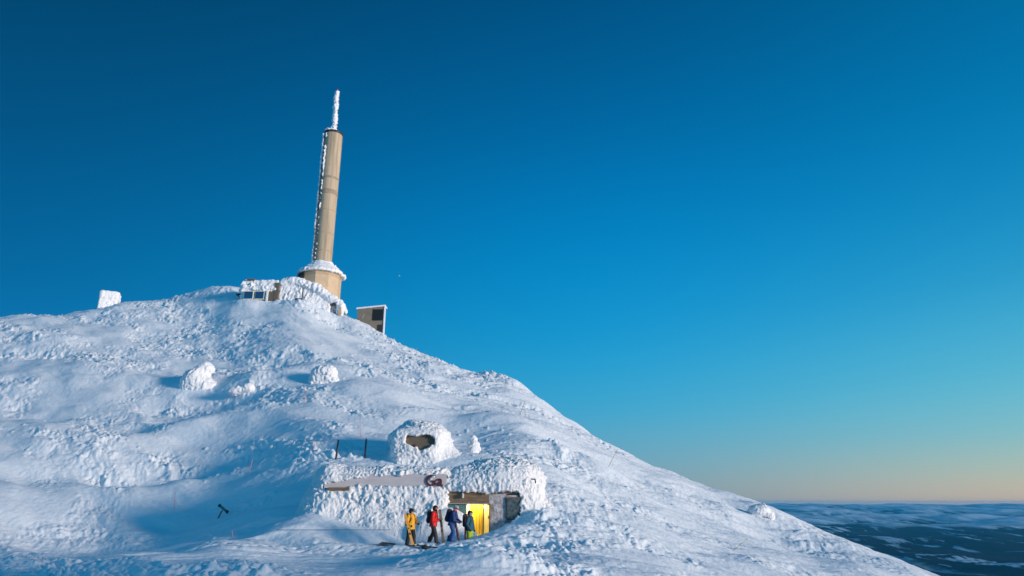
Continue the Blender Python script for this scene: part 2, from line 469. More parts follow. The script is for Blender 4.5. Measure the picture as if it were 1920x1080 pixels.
# ------------------------------------------------------------------ the land far below
vm = bpy.data.materials.new("valley_land"); vm.use_nodes = True
n, l = vm.node_tree.nodes, vm.node_tree.links
b = n['Principled BSDF']; b.inputs['Roughness'].default_value = 0.9; b.inputs['Specular IOR Level'].default_value = 0.1
at_ = n.new('ShaderNodeAttribute'); at_.attribute_name = 'snowy'
r_ = ramp_node(n, [(0.0, (0.004, 0.016, 0.026)), (0.36, (0.008, 0.026, 0.040)), (0.50, (0.20, 0.36, 0.44)), (1.0, (0.66, 0.76, 0.86))])
tn = n.new('ShaderNodeTexNoise'); tn.inputs['Scale'].default_value = 0.004; tn.inputs['Detail'].default_value = 8; tn.inputs['Roughness'].default_value = .7
gp = n.new('ShaderNodeNewGeometry'); l.new(gp.outputs['Position'], tn.inputs['Vector'])
mp_ = n.new('ShaderNodeMapping'); mp_.inputs['Scale'].default_value = (1 / 560, 1 / 5200, 1 / 400); l.new(gp.outputs['Position'], mp_.inputs[0])
tb = n.new('ShaderNodeTexNoise'); tb.inputs['Scale'].default_value = 1.0; tb.inputs['Detail'].default_value = 9; tb.inputs['Roughness'].default_value = .58; l.new(mp_.outputs[0], tb.inputs['Vector'])
mtb = n.new('ShaderNodeMapRange'); mtb.inputs['From Min'].default_value = 0.52; mtb.inputs['From Max'].default_value = 0.62; mtb.inputs['To Min'].default_value = -0.22; mtb.inputs['To Max'].default_value = 0.36
l.new(tb.outputs[0], mtb.inputs['Value'])
msum = n.new('ShaderNodeMath'); msum.operation = 'ADD'; l.new(at_.outputs['Fac'], msum.inputs[0]); l.new(mtb.outputs[0], msum.inputs[1])
ma = n.new('ShaderNodeMath'); ma.operation = 'MULTIPLY_ADD'; l.new(tn.outputs[0], ma.inputs[0]); ma.inputs[1].default_value = 0.5
mb = n.new('ShaderNodeMath'); mb.operation = 'SUBTRACT'; l.new(msum.outputs[0], mb.inputs[0]); mb.inputs[1].default_value = 0.25
l.new(mb.outputs[0], ma.inputs[2]); l.new(ma.outputs[0], r_.inputs[0]); l.new(r_.outputs[0], b.inputs['Base Color'])
sv = np.linspace(-1.9, 1.9, 760)
yv = np.exp(np.linspace(math.log(500), math.log(62000), 620))
SG, YG = np.meshgrid(sv, yv, indexing='ij'); XG = SG * YG
base = -1120 + 130 * sstep(8000, 16000, YG) + 830 * np.clip((YG + 3000 * pn2(XG / 9000, YG / 9000, 50) - 26000) / 32000, 0, 1) ** 1.1
hills = 190 * pn2(XG / 5200, YG / 3600, 51) + 110 * pn2(XG / 2100, YG / 1700, 52) + 30 * pn2(XG / 700, YG / 600, 53) \
    + 10 * pn2(XG / 250, YG / 250, 54)
far = sstep(20000, 45000, YG)
hills = hills * (0.45 + 0.55 * sstep(6000, 16000, YG)) + far * (110 * pn2(XG / 8000, YG / 8000, 55) + 40 * pn2(XG / 2500, YG / 5000, 56))
hills = hills * (1 - 0.35 * sstep(45000, 60000, YG))
ZG = base + hills
sn = 0.15 + 0.66 * sstep(22000, 32000, YG + 4500 * pn2(XG / 5000, YG / 3500, 57)) + 0.55 * pn2(XG / 1700, YG / 4200, 58) * 0.5 + 0.25 * pn2(XG / 500, YG / 1500, 61) * (0.6 + 0.4 * far)
clear = sstep(0.36, 0.46, pn2(XG / 620 + YG / 2600, YG / 2600, 59) * 0.7 + 0.5 * pn2(XG / 220, YG / 900, 60))   # clearings
sn = sn + 0.35 * np.clip(hills / 130, -1, 1) * sstep(12000, 22000, YG)
sn = np.maximum(sn, 0.80 * clear)
# the cultivated fields near the river, a few rectangles of clean snow
fc = at(1852, 1052, 13000)
fx, fy = rotated(XG - fc.x, YG - 13000, 0.25)
cell = (np.abs((fx / 210) % 1 - 0.5) < 0.42) & (np.abs((fy / 900) % 1 - 0.5) < 0.40)
inside = np.exp(-(fx / 430) ** 4 - (fy / 1500) ** 4) + 0.25 * pn2(XG / 500, YG / 500, 61) > 0.55
sn = np.where(inside & cell, 1.0, np.where(inside, 0.35, sn))
V = np.stack([XG, YG, ZG], -1).reshape(-1, 3)
me = mesh_arrays("valley_floor", V, grid_faces(*SG.shape)[:, ::-1], vm)
att = me.attributes.new('snowy', 'FLOAT', 'POINT'); att.data.foreach_set('value', sn.ravel().astype(np.float32))
tag(link("valley_floor", me), kind='structure')

# ------------------------------------------------------------------ air
hz = bpy.data.materials.new("haze_air"); hz.use_nodes = True
n, l = hz.node_tree.nodes, hz.node_tree.links
n.remove(n['Principled BSDF'])
pv = n.new('ShaderNodeVolumePrincipled'); pv.inputs['Color'].default_value = (0.06, 0.55, 0.95, 1); pv.inputs['Density'].default_value = 1.0e-5
pv.inputs['Anisotropy'].default_value = 0.0
l.new(pv.outputs[0], n['Material Output'].inputs['Volume'])
hx, y0, y1, z0, z1 = 175000, -400, 63500, -1700, 90
HV = np.array([(x, y, z) for x in (-hx, hx) for y in (y0, y1) for z in (z0, z1)], dtype=float)
HQ = np.array([(0, 1, 3, 2), (4, 6, 7, 5), (0, 4, 5, 1), (2, 3, 7, 6), (0, 2, 6, 4), (1, 5, 7, 3)])
HAZE = link("haze", mesh_arrays("haze", HV, HQ, hz, smooth=False)); tag(HAZE, kind='stuff')
# ------------------------------------------------------------------ surface nets


def nets(f, lo, hi, h):
    lo, hi = np.array(lo, float), np.array(hi, float)
    n = np.ceil((hi - lo) / h).astype(int) + 1
    ax = [lo[i] + np.arange(n[i]) * h for i in range(3)]
    X, Y, Z = np.meshgrid(*ax, indexing='ij')
    F = f(X, Y, Z).astype(np.float64)
    F[0], F[-1], F[:, 0], F[:, -1], F[:, :, 0], F[:, :, -1] = [1.0] * 6
    S = F < 0
    cs = [(a, b, c) for a in (0, 1) for b in (0, 1) for c in (0, 1)]
    nx, ny, nz = n - 1

    def sub(T, c):
        return T[c[0]:c[0] + nx, c[1]:c[1] + ny, c[2]:c[2] + nz]
    cnt = sum(sub(S, c).astype(np.int8) for c in cs)
    mixed = (cnt > 0) & (cnt < 8)
    I, J, K_ = np.nonzero(mixed)
    acc = np.zeros((len(I), 3)); num = np.zeros(len(I))
    val = {c: F[I + c[0], J + c[1], K_ + c[2]] for c in cs}
    for a in range(3):
        for c in cs:
            if c[a]:
                continue
            d = list(c); d[a] = 1; d = tuple(d)
            va, vb = val[c], val[d]
            m = (va < 0) != (vb < 0)
            t = np.where(m, va / np.where(m, va - vb, 1), 0)
            pos = np.array(c, float)[None] + 0 * acc
            pos[:, a] += t
            acc += pos * m[:, None]; num += m
    Vv = np.stack([I, J, K_], -1) + acc / num[:, None]
    Vv = lo + Vv * h
    idx = -np.ones((nx, ny, nz), dtype=np.int64); idx[I, J, K_] = np.arange(len(I))
    faces = []
    for a in range(3):
        b, c = (a + 1) % 3, (a + 2) % 3
        s0 = [slice(1, -1)] * 3; s1 = [slice(1, -1)] * 3
        s0[a] = slice(0, -1); s1[a] = slice(1, None)
        A_, B_ = S[tuple(s0)], S[tuple(s1)]
        ch = np.nonzero(A_ != B_)
        inside = A_[ch]
        base_ = np.stack(ch, -1); base_[:, b] += 1; base_[:, c] += 1

        def cell(db, dc):
            q = base_.copy(); q[:, b] += db; q[:, c] += dc
            return idx[q[:, 0], q[:, 1], q[:, 2]]
        q = np.stack([cell(-1, -1), cell(0, -1), cell(0, 0), cell(-1, 0)], -1)
        q[~inside] = q[~inside][:, ::-1]
        faces.append(q)
    Qf = np.concatenate(faces)
    Qf = Qf[(Qf >= 0).all(1)]
    return Vv, Qf


def normals(V, Q):
    n = np.cross(V[Q[:, 2]] - V[Q[:, 0]], V[Q[:, 3]] - V[Q[:, 1]])
    N = np.zeros_like(V)
    for k in range(4):
        np.add.at(N, Q[:, k], n)
    return N / np.maximum(np.linalg.norm(N, axis=1), 1e-9)[:, None]


def rime_disp(V, N, amp, size=0.42, seed=0, lean=(0.30, 0.0, 0.95), stretch=1.9, mask=None):
    d = np.array(lean); d = d / np.linalg.norm(d)
    al = (V @ d)[:, None] * d
    P = (V - al) + al / stretch
    P = P + 0.35 * size * np.stack([pn3(*(P / (size * 1.6)).T, seed + k) for k in range(3)], -1)
    a = np.abs(pn3(*(P / size).T, seed + 5)); b = np.abs(pn3(*(P / (size * .5)).T, seed + 6)); c = pn3(*(P / (size * .22)).T, seed + 7)
    g = pn3(*(V / (size * 4)).T, seed + 8)
    amp = amp * (0.62 + 0.75 * sstep(-0.4, 0.45, pn3(*(V / (size * 6)).T, seed + 9)))
    t = amp * (1.15 * a + 0.75 * b * (0.4 + a) + 0.26 * c + 0.35 * g - 0.25)
    if mask is not None:
        t = t * mask
    return V + N * t[:, None]


def sd_box(X, Y, Z, c, h, r=0.0):
    qx, qy, qz = np.abs(X - c[0]) - h[0] + r, np.abs(Y - c[1]) - h[1] + r, np.abs(Z - c[2]) - h[2] + r
    return np.sqrt(np.maximum(qx, 0) ** 2 + np.maximum(qy, 0) ** 2 + np.maximum(qz, 0) ** 2) + np.minimum(np.maximum(qx, np.maximum(qy, qz)), 0) - r


def sd_cap(X, Y, Z, a, b, ra, rb=None):
    rb = ra if rb is None else rb
    a, b = np.array(a, float), np.array(b, float); ab = b - a
    t = np.clip(((X - a[0]) * ab[0] + (Y - a[1]) * ab[1] + (Z - a[2]) * ab[2]) / max((ab ** 2).sum(), 1e-9), 0, 1)
    return np.sqrt((X - a[0] - t * ab[0]) ** 2 + (Y - a[1] - t * ab[1]) ** 2 + (Z - a[2] - t * ab[2]) ** 2) - (ra + (rb - ra) * t)


def sd_ell(X, Y, Z, c, r):
    k = np.sqrt(((X - c[0]) / r[0]) ** 2 + ((Y - c[1]) / r[1]) ** 2 + ((Z - c[2]) / r[2]) ** 2)
    return (k - 1) * min(r)


def smin(a, b, k):
    h = np.clip(0.5 + 0.5 * (b - a) / k, 0, 1)
    return b + (a - b) * h - k * h * (1 - h)


def rime_body(name, f, lo, hi, h, amp, size, seed, parent=None, mask=None, loc=None, **kw):
    V, Q = nets(f, lo, hi, h)
    N = normals(V, Q)
    V = rime_disp(V, N, amp, size, seed, mask=None if mask is None else mask(V), **kw)
    if loc is not None:
        V = V - np.array(loc)
    return link(name, mesh_arrays(name, V, Q, M['rime']), parent)


def ground_at(px, py, y0=24.0, y1=160.0, det=False):
    d = ray(px, py); k = d / d[1]
    ys = np.linspace(y0, y1, 2600)
    below = height(k[0] * ys, ys, det) >= k[2] * ys + CAM_Z
    i = int(np.argmax(below)) if below.any() else len(ys) - 1
    y = ys[i]
    return Vector((k[0] * y, y, gz(k[0] * y, y)))


class MB:
    """collects boxes, tubes and lathes for one mesh"""
    def __init__(s):
        s.v, s.f = [], []

    def box(s, c, h, rot=None, bev=0.0):
        c = Vector(c); i0 = len(s.v)
        for sx in (-1, 1):
            for sy in (-1, 1):
                for sz in (-1, 1):
                    p = Vector((sx * h[0], sy * h[1], sz * h[2]))
                    if rot: p = rot @ p
                    s.v.append(c + p)
        for q in ((0, 1, 3, 2), (4, 6, 7, 5), (0, 4, 5, 1), (2, 3, 7, 6), (0, 2, 6, 4), (1, 5, 7, 3)):
            s.f.append(tuple(i0 + k for k in q))
        return s

    def span(s, a, b):
        return s.box([(a[i] + b[i]) / 2 for i in range(3)], [abs(b[i] - a[i]) / 2 for i in range(3)])

    def tube(s, pts, rad, seg=10, cap=True):
        pts = [Vector(p) for p in pts]
        rad = rad if hasattr(rad, '__len__') else [rad] * len(pts)
        i0 = len(s.v)
        for i, p in enumerate(pts):
            t = (pts[min(i + 1, len(pts) - 1)] - pts[max(i - 1, 0)]).normalized()
            u = t.cross(Vector((0, 1, 0)) if abs(t.y) < 0.9 else Vector((1, 0, 0))).normalized(); w = t.cross(u)
            for k in range(seg):
                a = 2 * math.pi * k / seg
                s.v.append(p + (u * math.cos(a) + w * math.sin(a)) * rad[i])
        for i in range(len(pts) - 1):
            for k in range(seg):
                a, b = i0 + i * seg + k, i0 + i * seg + (k + 1) % seg
                s.f.append((a, a + seg, b + seg, b))
        if cap:
            s.f.append(tuple(i0 + k for k in range(seg)))
            s.f.append(tuple(i0 + (len(pts) - 1) * seg + k for k in reversed(range(seg))))
        return s

    def lathe(s, prof, seg=48, c=(0, 0), rot=0.0, cap=True):
        i0 = len(s.v)
        for r, z in prof:
            for k in range(seg):
                a = 2 * math.pi * k / seg + rot
                s.v.append(Vector((c[0] + r * math.cos(a), c[1] + r * math.sin(a), z)))
        for i in range(len(prof) - 1):
            for k in range(seg):
                a, b = i0 + i * seg + k, i0 + i * seg + (k + 1) % seg
                s.f.append((a, b, b + seg, a + seg))
        if cap:
            s.f.append(tuple(i0 + k for k in reversed(range(seg))))
            s.f.append(tuple(i0 + (len(prof) - 1) * seg + k for k in range(seg)))
        return s

    def build(s, name, m, parent=None, smooth=False, loc=None, bevel=0.0):
        me = bpy.data.meshes.new(name)
        me.from_pydata([tuple(p) for p in s.v], [], s.f)
        me.materials.append(m)
        if smooth:
            me.polygons.foreach_set("use_smooth", [len(p.vertices) <= 4 for p in me.polygons])
        me.update()
        o = link(name, me, parent, loc)
        if bevel:
            b = o.modifiers.new("bevel", 'BEVEL'); b.width = bevel; b.segments = 2
        return o


M['concrete'] = mat("weathered_concrete", (0.50, 0.40, 0.275), 0.85, var=0.10, vscale=0.6, bump=0.02, bscale=12)
M['concrete_band'] = mat("stained_concrete", (0.35, 0.28, 0.20), 0.9, var=0.15, vscale=2)
M['panel'] = mat("cream_cladding", (0.60, 0.45, 0.29), 0.7, var=0.05, vscale=1.5)
M['panel_tan'] = mat("tan_cladding", (0.50, 0.38, 0.24), 0.75, var=0.06, vscale=1.5)  # a darker tone of the cream cladding, for seams, drum band and corner board
M['dark_metal'] = mat("dark_steel", (0.035, 0.03, 0.03), 0.5)
M['board'] = mat("frosted_grey_board", (0.58, 0.54, 0.55), 0.75, var=0.07, vscale=3, bump=0.01, bscale=60, stretch=(0.3, 1, 2))
M['timber'] = mat("brown_weathered_timber", (0.15, 0.105, 0.065), 0.8, color2=(0.24, 0.17, 0.11), vscale=5, bump=0.012, bscale=30, stretch=(0.35, 1, 3))
M['stone'] = mat("frosted_stone_wall", (0.26, 0.23, 0.22), 0.9, color2=(0.62, 0.62, 0.66), vscale=4.5, bump=0.06, bscale=9)
M['teal'] = mat("teal_painted_wall", (0.075, 0.19, 0.20), 0.6, var=0.06, vscale=2)
M['yellow'] = mat("yellow_painted_steel", (0.88, 0.54, 0.02), 0.4, var=0.04, vscale=2)
M['yellow_stain'] = mat("ochre_scuffs", (0.45, 0.25, 0.01), 0.6)
M['white'] = mat("white_wall", (0.85, 0.82, 0.70), 0.6)
M['glass'] = mat("frosted_dark_window", (0.035, 0.06, 0.07), 0.45, color2=(0.13, 0.17, 0.18), vscale=5)
M['window_blue'] = mat("blue_window_glass", (0.012, 0.075, 0.18), 0.45, spec=0.2)
M['black'] = mat("black_paint", (0.012, 0.012, 0.014), 0.5)
M['red_letter'] = mat("dark_red_letter", (0.13, 0.018, 0.018), 0.5)
M['olive'] = mat("grey_brown_shutter", (0.135, 0.112, 0.085), 0.8, var=0.08, vscale=4)
M['pink'] = mat("pink_plastic_stake", (0.75, 0.22, 0.26), 0.6)
M['bamboo'] = mat("bamboo_stake", (0.36, 0.36, 0.20), 0.7)

# ------------------------------------------------------------------ the hut


def hx(px, Y=40.0, py=930):
    return at(px, py, Y).x


def hz_(py, Y=40.0):
    return at(960, py, Y).z


rail = thing("rime_hut", "long low hut buried in white rime with grey board, letters and a lit yellow doorway", "hut", (-4.0, 40.0, 0.1))
OFF = -Vector(rail.location)


def reln(P):
    return P + np.array(OFF)


def poly_d(X, Z, xs, lo_, hi_):
    """signed distance-like value to a band between two polylines"""
    l_, h_ = np.interp(X, xs, lo_), np.interp(X, xs, hi_)
    return np.maximum(np.maximum(l_ - Z, Z - h_), np.maximum(xs[0] - X, X - xs[-1]))


FAX = [hx(p) for p in (603, 612, 650, 656, 700, 760, 832, 837)]
FLO = [hz_(p) for p in (914, 919, 919.5, 913, 912, 912.5, 914, 912)]
FHI = [hz_(p) for p in (911, 906, 900, 898, 893, 891, 889, 893)]
DAX = [hx(p) for p in (838, 842, 860, 900, 915, 935, 955, 972, 976)]
DHI = [hz_(p) for p in (928, 920, 920, 922, 923, 922, 920, 921, 932)]
DLO = [hz_(p) for p in (960, 1030, 1035, 1035, 1035, 1030, 1020, 1016, 972)]


def hut_f(X, Y, Z):
    nz = 0.10 * pn3(X / 0.9, Y / 0.9, Z / 0.9, 71)
    f = sd_box(X, Y, Z, ((hx(598) + hx(842)) / 2, 43.1, hz_(875) - 3), ((hx(842) - hx(598)) / 2, 3.2, 3.0), 0.7)
    g = sd_box(X, Y, Z, ((hx(828) + hx(1000)) / 2, 42.9, hz_(873) - 3), ((hx(1000) - hx(828)) / 2, 3.1, 3.0), 1.3)
    f = smin(f, g, 0.5)
    f = smin(f, sd_ell(X, Y, Z, (hx(945), 42.0, hz_(897)), (2.3, 2.0, 1.25)), 0.6)
    f = smin(f, sd_cap(X, Y, Z, (hx(985), 41.3, hz_(905)), (hx(1012), 41.2, -0.4), 0.75, 1.15), 0.7)
    f = smin(f, sd_cap(X, Y, Z, (hx(1020), 41.5, 0.7), (hx(1085), 42.4, -0.9), 0.9, 0.8), 1.4)
    f = smin(f, sd_cap(X, Y, Z, (hx(620), 40.9, 0.05), (hx(810), 40.9, 0.05), 1.5), 1.2)
    f = smin(f, sd_cap(X, Y, Z, (hx(603), 41.3, hz_(906)), (hx(578), 41.3, -0.6), 0.95, 1.75), 0.9)
    f = smin(f, sd_cap(X, Y, Z, (hx(830), 40.35, 2.0), (hx(826), 40.1, -0.5), 0.45, 0.75), 0.4)
    f = f + nz
    n2 = 0.10 * pn3(X / 0.3, Y / 0.5, Z / 0.22, 72)
    band = np.maximum(poly_d(X, Z, FAX, FLO, FHI) + n2 * 0.8, Y - 40.45)
    f = np.maximum(f, -band)
    door = np.maximum(poly_d(X, Z, DAX, DLO, DHI) + n2 * 0.8, Y - 41.0)
    f = np.maximum(f, -door)
    room = sd_box(X, Y, Z, ((hx(862) + hx(926)) / 2, 42.0, 0.4), ((hx(926) - hx(862)) / 2, 2.2, 1.9))
    return np.maximum(f, -room)


V, Q = nets(hut_f, (hx(535), 38.6, -0.7), (hx(1100), 47.0, 5.2), 0.055)
N = normals(V, Q)
msk = np.where((V[:, 1] > 40.42) & (V[:, 2] < hz_(915)) & (V[:, 0] > hx(832)) & (V[:, 0] < hx(985)), 0.15, 1.0)
msk = msk * (0.55 + 0.45 * sstep(0.6, 1.6, V[:, 2]))
V = rime_disp(V, N, 0.14, 0.25, 3, mask=msk, stretch=1.25)
link("rime_crust", mesh_arrays("rime_crust", reln(V), Q, M['rime']), rail)


def part(name, m, a, b, parent=rail, bevel=0.0, off=None):
    o_ = OFF if off is None else off
    mb = MB(); mb.span(Vector(a) + o_, Vector(b) + o_)
    return mb.build(name, m, parent, bevel=bevel)


part("sign_board", M['board'], (hx(606), 39.98, hz_(915.5)), (hx(836), 40.10, hz_(889)), bevel=0.01)
t_ = part("soffit_box", M['timber'], (hx(616), 39.72, hz_(919.5)), (hx(656), 40.30, hz_(914)), bevel=0.03)


def letters(txt, size, loc, m, parent, ext=0.03):
    cu = bpy.data.curves.new(txt, 'FONT'); cu.body = txt; cu.size = size; cu.extrude = ext; cu.offset = 0.006
    o = bpy.data.objects.new(txt, cu); COL.objects.link(o)
    me = bpy.data.meshes.new_from_object(o.evaluated_get(bpy.context.evaluated_depsgraph_get()))
    bpy.data.objects.remove(o)
    me.transform(Matrix.Rotation(R(90), 4, 'X')); me.materials.clear(); me.materials.append(m)
    o = link("letters", me, parent, loc)
    return o


letters("Ga", 0.86, Vector((hx(796.5), 39.94, hz_(911))) + OFF, M['red_letter'], rail)
# rime clinging to the letters
cx, cz = hx(811), hz_(899)
rime_body("letter_rime", lambda X, Y, Z: smin(sd_ell(X, Y, Z, (cx - .1, 39.9, cz + .02), (0.07, 0.05, 0.06)), sd_ell(X, Y, Z, (hx(812), 39.9, hz_(894)), (0.10, 0.06, 0.05)), 0.1),
          (cx - .5, 39.7, cz - .7), (cx + 1.1, 40.3, cz + .5), 0.025, 0.03, 0.12, 9, rail, loc=rail.location)
# facade around the door
part("lintel", M['timber'], (hx(834), 40.10, hz_(943.5)), (hx(917), 40.44, hz_(917)), bevel=0.01)
part("lintel_edge", M['board'], (hx(834), 40.07, hz_(944.6)), (hx(917), 40.44, hz_(943.7)))
part("wall", M['teal'], (hx(836), 40.36, -0.3), (hx(873), 40.46, hz_(944.7)))
part("wall", M['stone'], (hx(917.2), 40.12, -0.3), (hx(950), 40.44, hz_(926)))
part("wall_plate", M['timber'], (hx(917.2), 40.19, hz_(925.8)), (hx(978), 40.49, hz_(917)))
part("wall", M['stone'], (hx(950.2), 40.24, -0.3), (hx(980), 40.54, hz_(933)))
wf = part("window", M['timber'], (hx(948.6), 40.04, hz_(975)), (hx(975.5), 40.18, hz_(932.2)), bevel=0.01)
part("pane", M['glass'], (hx(950.6), 40.00, hz_(973)), (hx(973), 40.04, hz_(934)), wf)
part("window_board", M['stone'], (hx(950.4), 40.10, hz_(931.8)), (hx(971), 40.18, hz_(928.4)))
# hanging lamp on the lintel, iced over
hl = part("entrance_lamp", M['board'], (hx(866), 39.82, hz_(934)), (hx(870), 40.08, hz_(926)), bevel=0.04)
part("bracket", M['rime'], (hx(866.6), 39.94, hz_(925.9)), (hx(868.8), 40.08, hz_(919)), hl)
# lit entrance room
part("room_wall", M['white'], (hx(873.2), 40.72, -0.3), (hx(874.4), 43.7, hz_(944.7)))
part("room_wall", M['yellow'], (hx(874.6), 43.0, -0.3), (hx(920), 43.1, hz_(935)))
part("room_wall", M['yellow'], (hx(919.6), 40.72, -0.3), (hx(921), 42.98, hz_(935)))
part("ceiling", M['white'], (hx(874.6), 40.73, hz_(944.2)), (hx(919.4), 42.98, hz_(942)))
# inner partition and doors
part("partition", M['white'], (hx(874.6), 41.3, 0.0), (hx(879.4), 41.4, hz_(945)))
dr = part("door", M['yellow'], (hx(880.2), 41.1, 0.0), (hx(904.4), 41.18, hz_(946)), bevel=0.01)
M['yellow_deep'] = mat('deep_yellow_rib', (0.80, 0.36, 0.012), 0.4)
for p_ in (883.2, 891.4, 900.6):
    part('door_rib', M['yellow_deep'], (hx(p_), 41.06, 0.05), (hx(p_ + 1.5), 41.098, hz_(946.2)), dr, bevel=.01)
for a_, b_ in (((884, 955), (885.2, 962)), ((889.6, 948), (890.6, 966)), ((896.4, 947), (899.6, 1003)), ((892, 967), (894, 968.4))):
    part("scuff", M['yellow_stain'], (hx(a_[0]), 41.085, hz_(b_[1])), (hx(b_[0]), 41.097, hz_(a_[1])), dr)
fr = part("door_post", M['dark_metal'], (hx(904.6), 40.9, 0.12), (hx(906), 41.2, hz_(945.5)))
leaf = MB()
ang = R(-38)
lw = 0.62
rm = Matrix.Rotation(ang, 3, 'Z')
cen = Vector((hx(906.4), 40.98, (0.30 + hz_(946.5)) / 2)) + rm @ Vector((lw / 2, 0, 0))
leaf.box(cen + OFF, (lw / 2, 0.03, (hz_(946.5) - 0.30) / 2), rm)
lf = leaf.build("door_leaf", mat("pale_yellow_door", (0.78, 0.56, 0.16), 0.5, var=.12, vscale=2.5), rail, bevel=0.01)
part("handle", M['dark_metal'], (hx(915.2), 40.50, 1.18), (hx(916.6), 40.56, 1.34), lf)
part("door_frame", M['timber'], (hx(917.2), 40.04, 0.2), (hx(919.6), 40.115, hz_(944)))
# ceiling lamp of the lit room, with the light it gives
em = bpy.data.materials.new("lit_tube"); em.use_nodes = True
eb = em.node_tree.nodes['Principled BSDF']; eb.inputs['Emission Color'].default_value = (1.0, 0.92, 0.62, 1); eb.inputs['Emission Strength'].default_value = 12
part("ceiling_lamp", em, (hx(882), 40.85, hz_(944.6)), (hx(904), 40.97, hz_(944.3)))
ld = bpy.data.lights.new("entrance_light", 'AREA'); ld.shape = 'RECTANGLE'; ld.size = 0.9; ld.size_y = 0.3; ld.energy = 30; ld.color = (1.0, 0.90, 0.66)
lo = bpy.data.objects.new("entrance_light", ld); lo.location = (hx(893), 40.72, hz_(945.6)); lo.rotation_euler = (R(18), 0, 0); COL.objects.link(lo)
# outdoor lamp at the right corner
cl = part("corner_lamp", M['dark_metal'], (hx(1002.6), 39.55, hz_(906.5)), (hx(1005), 39.75, hz_(903.6)), bevel=0.02)
mb = MB(); mb.tube([Vector((hx(996), 39.75, hz_(898.6))) + OFF, Vector((hx(1003), 39.62, hz_(899))) + OFF, Vector((hx(1004), 39.62, hz_(904))) + OFF], 0.035)
mb.build("bracket", M['dark_metal'], cl, smooth=True)

# the drift that half covers the teal wall
dc = Vector((hx(850), 39.5, 0.3))
o = rime_body("snow_drift", lambda X, Y, Z: smin(sd_ell(X, Y, Z, (hx(846), 39.8, 0.5), (0.95, 0.6, 1.25)), smin(sd_ell(X, Y, Z, (hx(826), 39.6, 0.25), (1.9, 0.95, 1.25)), sd_ell(X, Y, Z, (hx(868), 39.5, 0.0), (0.75, 0.7, 0.75)), 0.5), 0.4),
              (hx(780), 38.3, -0.6), (hx(905), 40.55, 2.3), 0.06, 0.05, 0.8, 21)
tag(o, "smooth rounded snow drift against the teal wall left of the yellow doorway", "snow drift")

# ------------------------------------------------------------------ domed machine house behind the hut
DY = 49.0


def dx(px, Y=DY, py=830):
    return at(px, py, Y).x


def dz(py, Y=DY):
    return at(960, py, Y).z


SHX = [dx(p, 47.9) for p in (759, 762, 772, 780, 783, 796, 806, 814, 816)]
SHI = [dz(p, 47.9) for p in (820, 813, 815, 817, 816, 813, 814, 818, 826)]
SLO = [dz(p, 47.9) for p in (830, 833, 838, 839, 845, 843, 838, 834, 830)]


def dome_f(X, Y, Z):
    f = sd_ell(X, Y, Z, (dx(786), 50.2, dz(836)), (2.05, 2.3, 1.85))
    f = smin(f, sd_box(X, Y, Z, (dx(784), 50.0, dz(845)), (1.75, 2.0, 1.5), 0.6), 0.4)
    f = smin(f, sd_cap(X, Y, Z, (dx(736), 50.2, dz(822)), (dx(765), 50.2, dz(806)), 0.55, 0.8), 0.35)
    f = smin(f, sd_cap(X, Y, Z, (dx(815), 49.8, dz(825)), (dx(848), 49.4, dz(872)), 0.9, 0.75), 0.6)
    f = smin(f, sd_cap(X, Y, Z, (dx(745), 49.6, dz(875)), (dx(850), 49.2, dz(880)), 1.0, 1.0), 0.6)
    f = f + 0.08 * pn3(X / 0.8, Y / 0.8, Z / 0.8, 81)
    n2 = 0.10 * pn3(X / 0.25, Y / 0.4, Z / 0.22, 82)
    cut = np.maximum(poly_d(X, Z, SHX, SLO, SHI) + n2 * 0.6, Y - 48.55)
    return np.maximum(f, -cut)


dome = thing("machine_house", "domed rime-covered building behind the long hut, grey-brown shutter showing through a hole", "building", (dx(786), 50.0, gz(dx(786), 50.0)))
V, Q = nets(dome_f, (dx(700), 46.8, dz(900)), (dx(890), 53.5, dz(770)), 0.07)
V = rime_disp(V, normals(V, Q), 0.13, 0.25, 33, stretch=1.3)
link("rime_crust", mesh_arrays("rime_crust", V - np.array(dome.location), Q, M['rime']), dome)
part("shutter", M['olive'], (dx(752, 48.3), 48.30, dz(850, 48.3)), (dx(820, 48.3), 48.38, dz(808, 48.3)), dome, off=-dome.location)
part("shutter_bar", M['dark_metal'], (dx(776.5, 48.3), 48.24, dz(842, 48.3)), (dx(778, 48.3), 48.295, dz(833, 48.3)), dome, off=-dome.location)

# ------------------------------------------------------------------ free-standing rime shapes


def lump(name, label, cat, prims, k, h, amp, size, seed, group=None):
    P = []
    for pr in prims:
        if pr[0] == 'e': P += [np.array(pr[1]) - np.array(pr[2]), np.array(pr[1]) + np.array(pr[2])]
        elif pr[0] == 'b': P += [np.array(pr[1]) - max(pr[2]) * 1.3, np.array(pr[1]) + max(pr[2]) * 1.3]
        else: P += [np.array(q) + sg * max(pr[3:]) for q in pr[1:3] for sg in (-1, 1)]
    P = np.array(P); pad = amp * 1.5 + 2 * h

    def f(X, Y, Z):
        r = None
        for pr in prims:
            if pr[0] == 'e': d = sd_ell(X, Y, Z, pr[1], pr[2])
            elif pr[0] == 'b':
                a = pr[3]; xx, yy = rotated(X - pr[1][0], Y - pr[1][1], a); d = sd_box(xx, yy, Z - pr[1][2], (0, 0, 0), pr[2], pr[4])
            else: d = sd_cap(X, Y, Z, *pr[1:])
            r = d if r is None else smin(r, d, k)
        return r
    base_ = np.array([P[:, 0].mean(), P[:, 1].mean(), P[:, 2].min()])
    V, Q = nets(f, P.min(0) - pad, P.max(0) + pad, h)
    V = rime_disp(V, normals(V, Q), amp, size, seed)
    o = link(name, mesh_arrays(name, V - base_, Q, M['rime']), None, Vector(base_))
    return tag(o, label, cat, group)


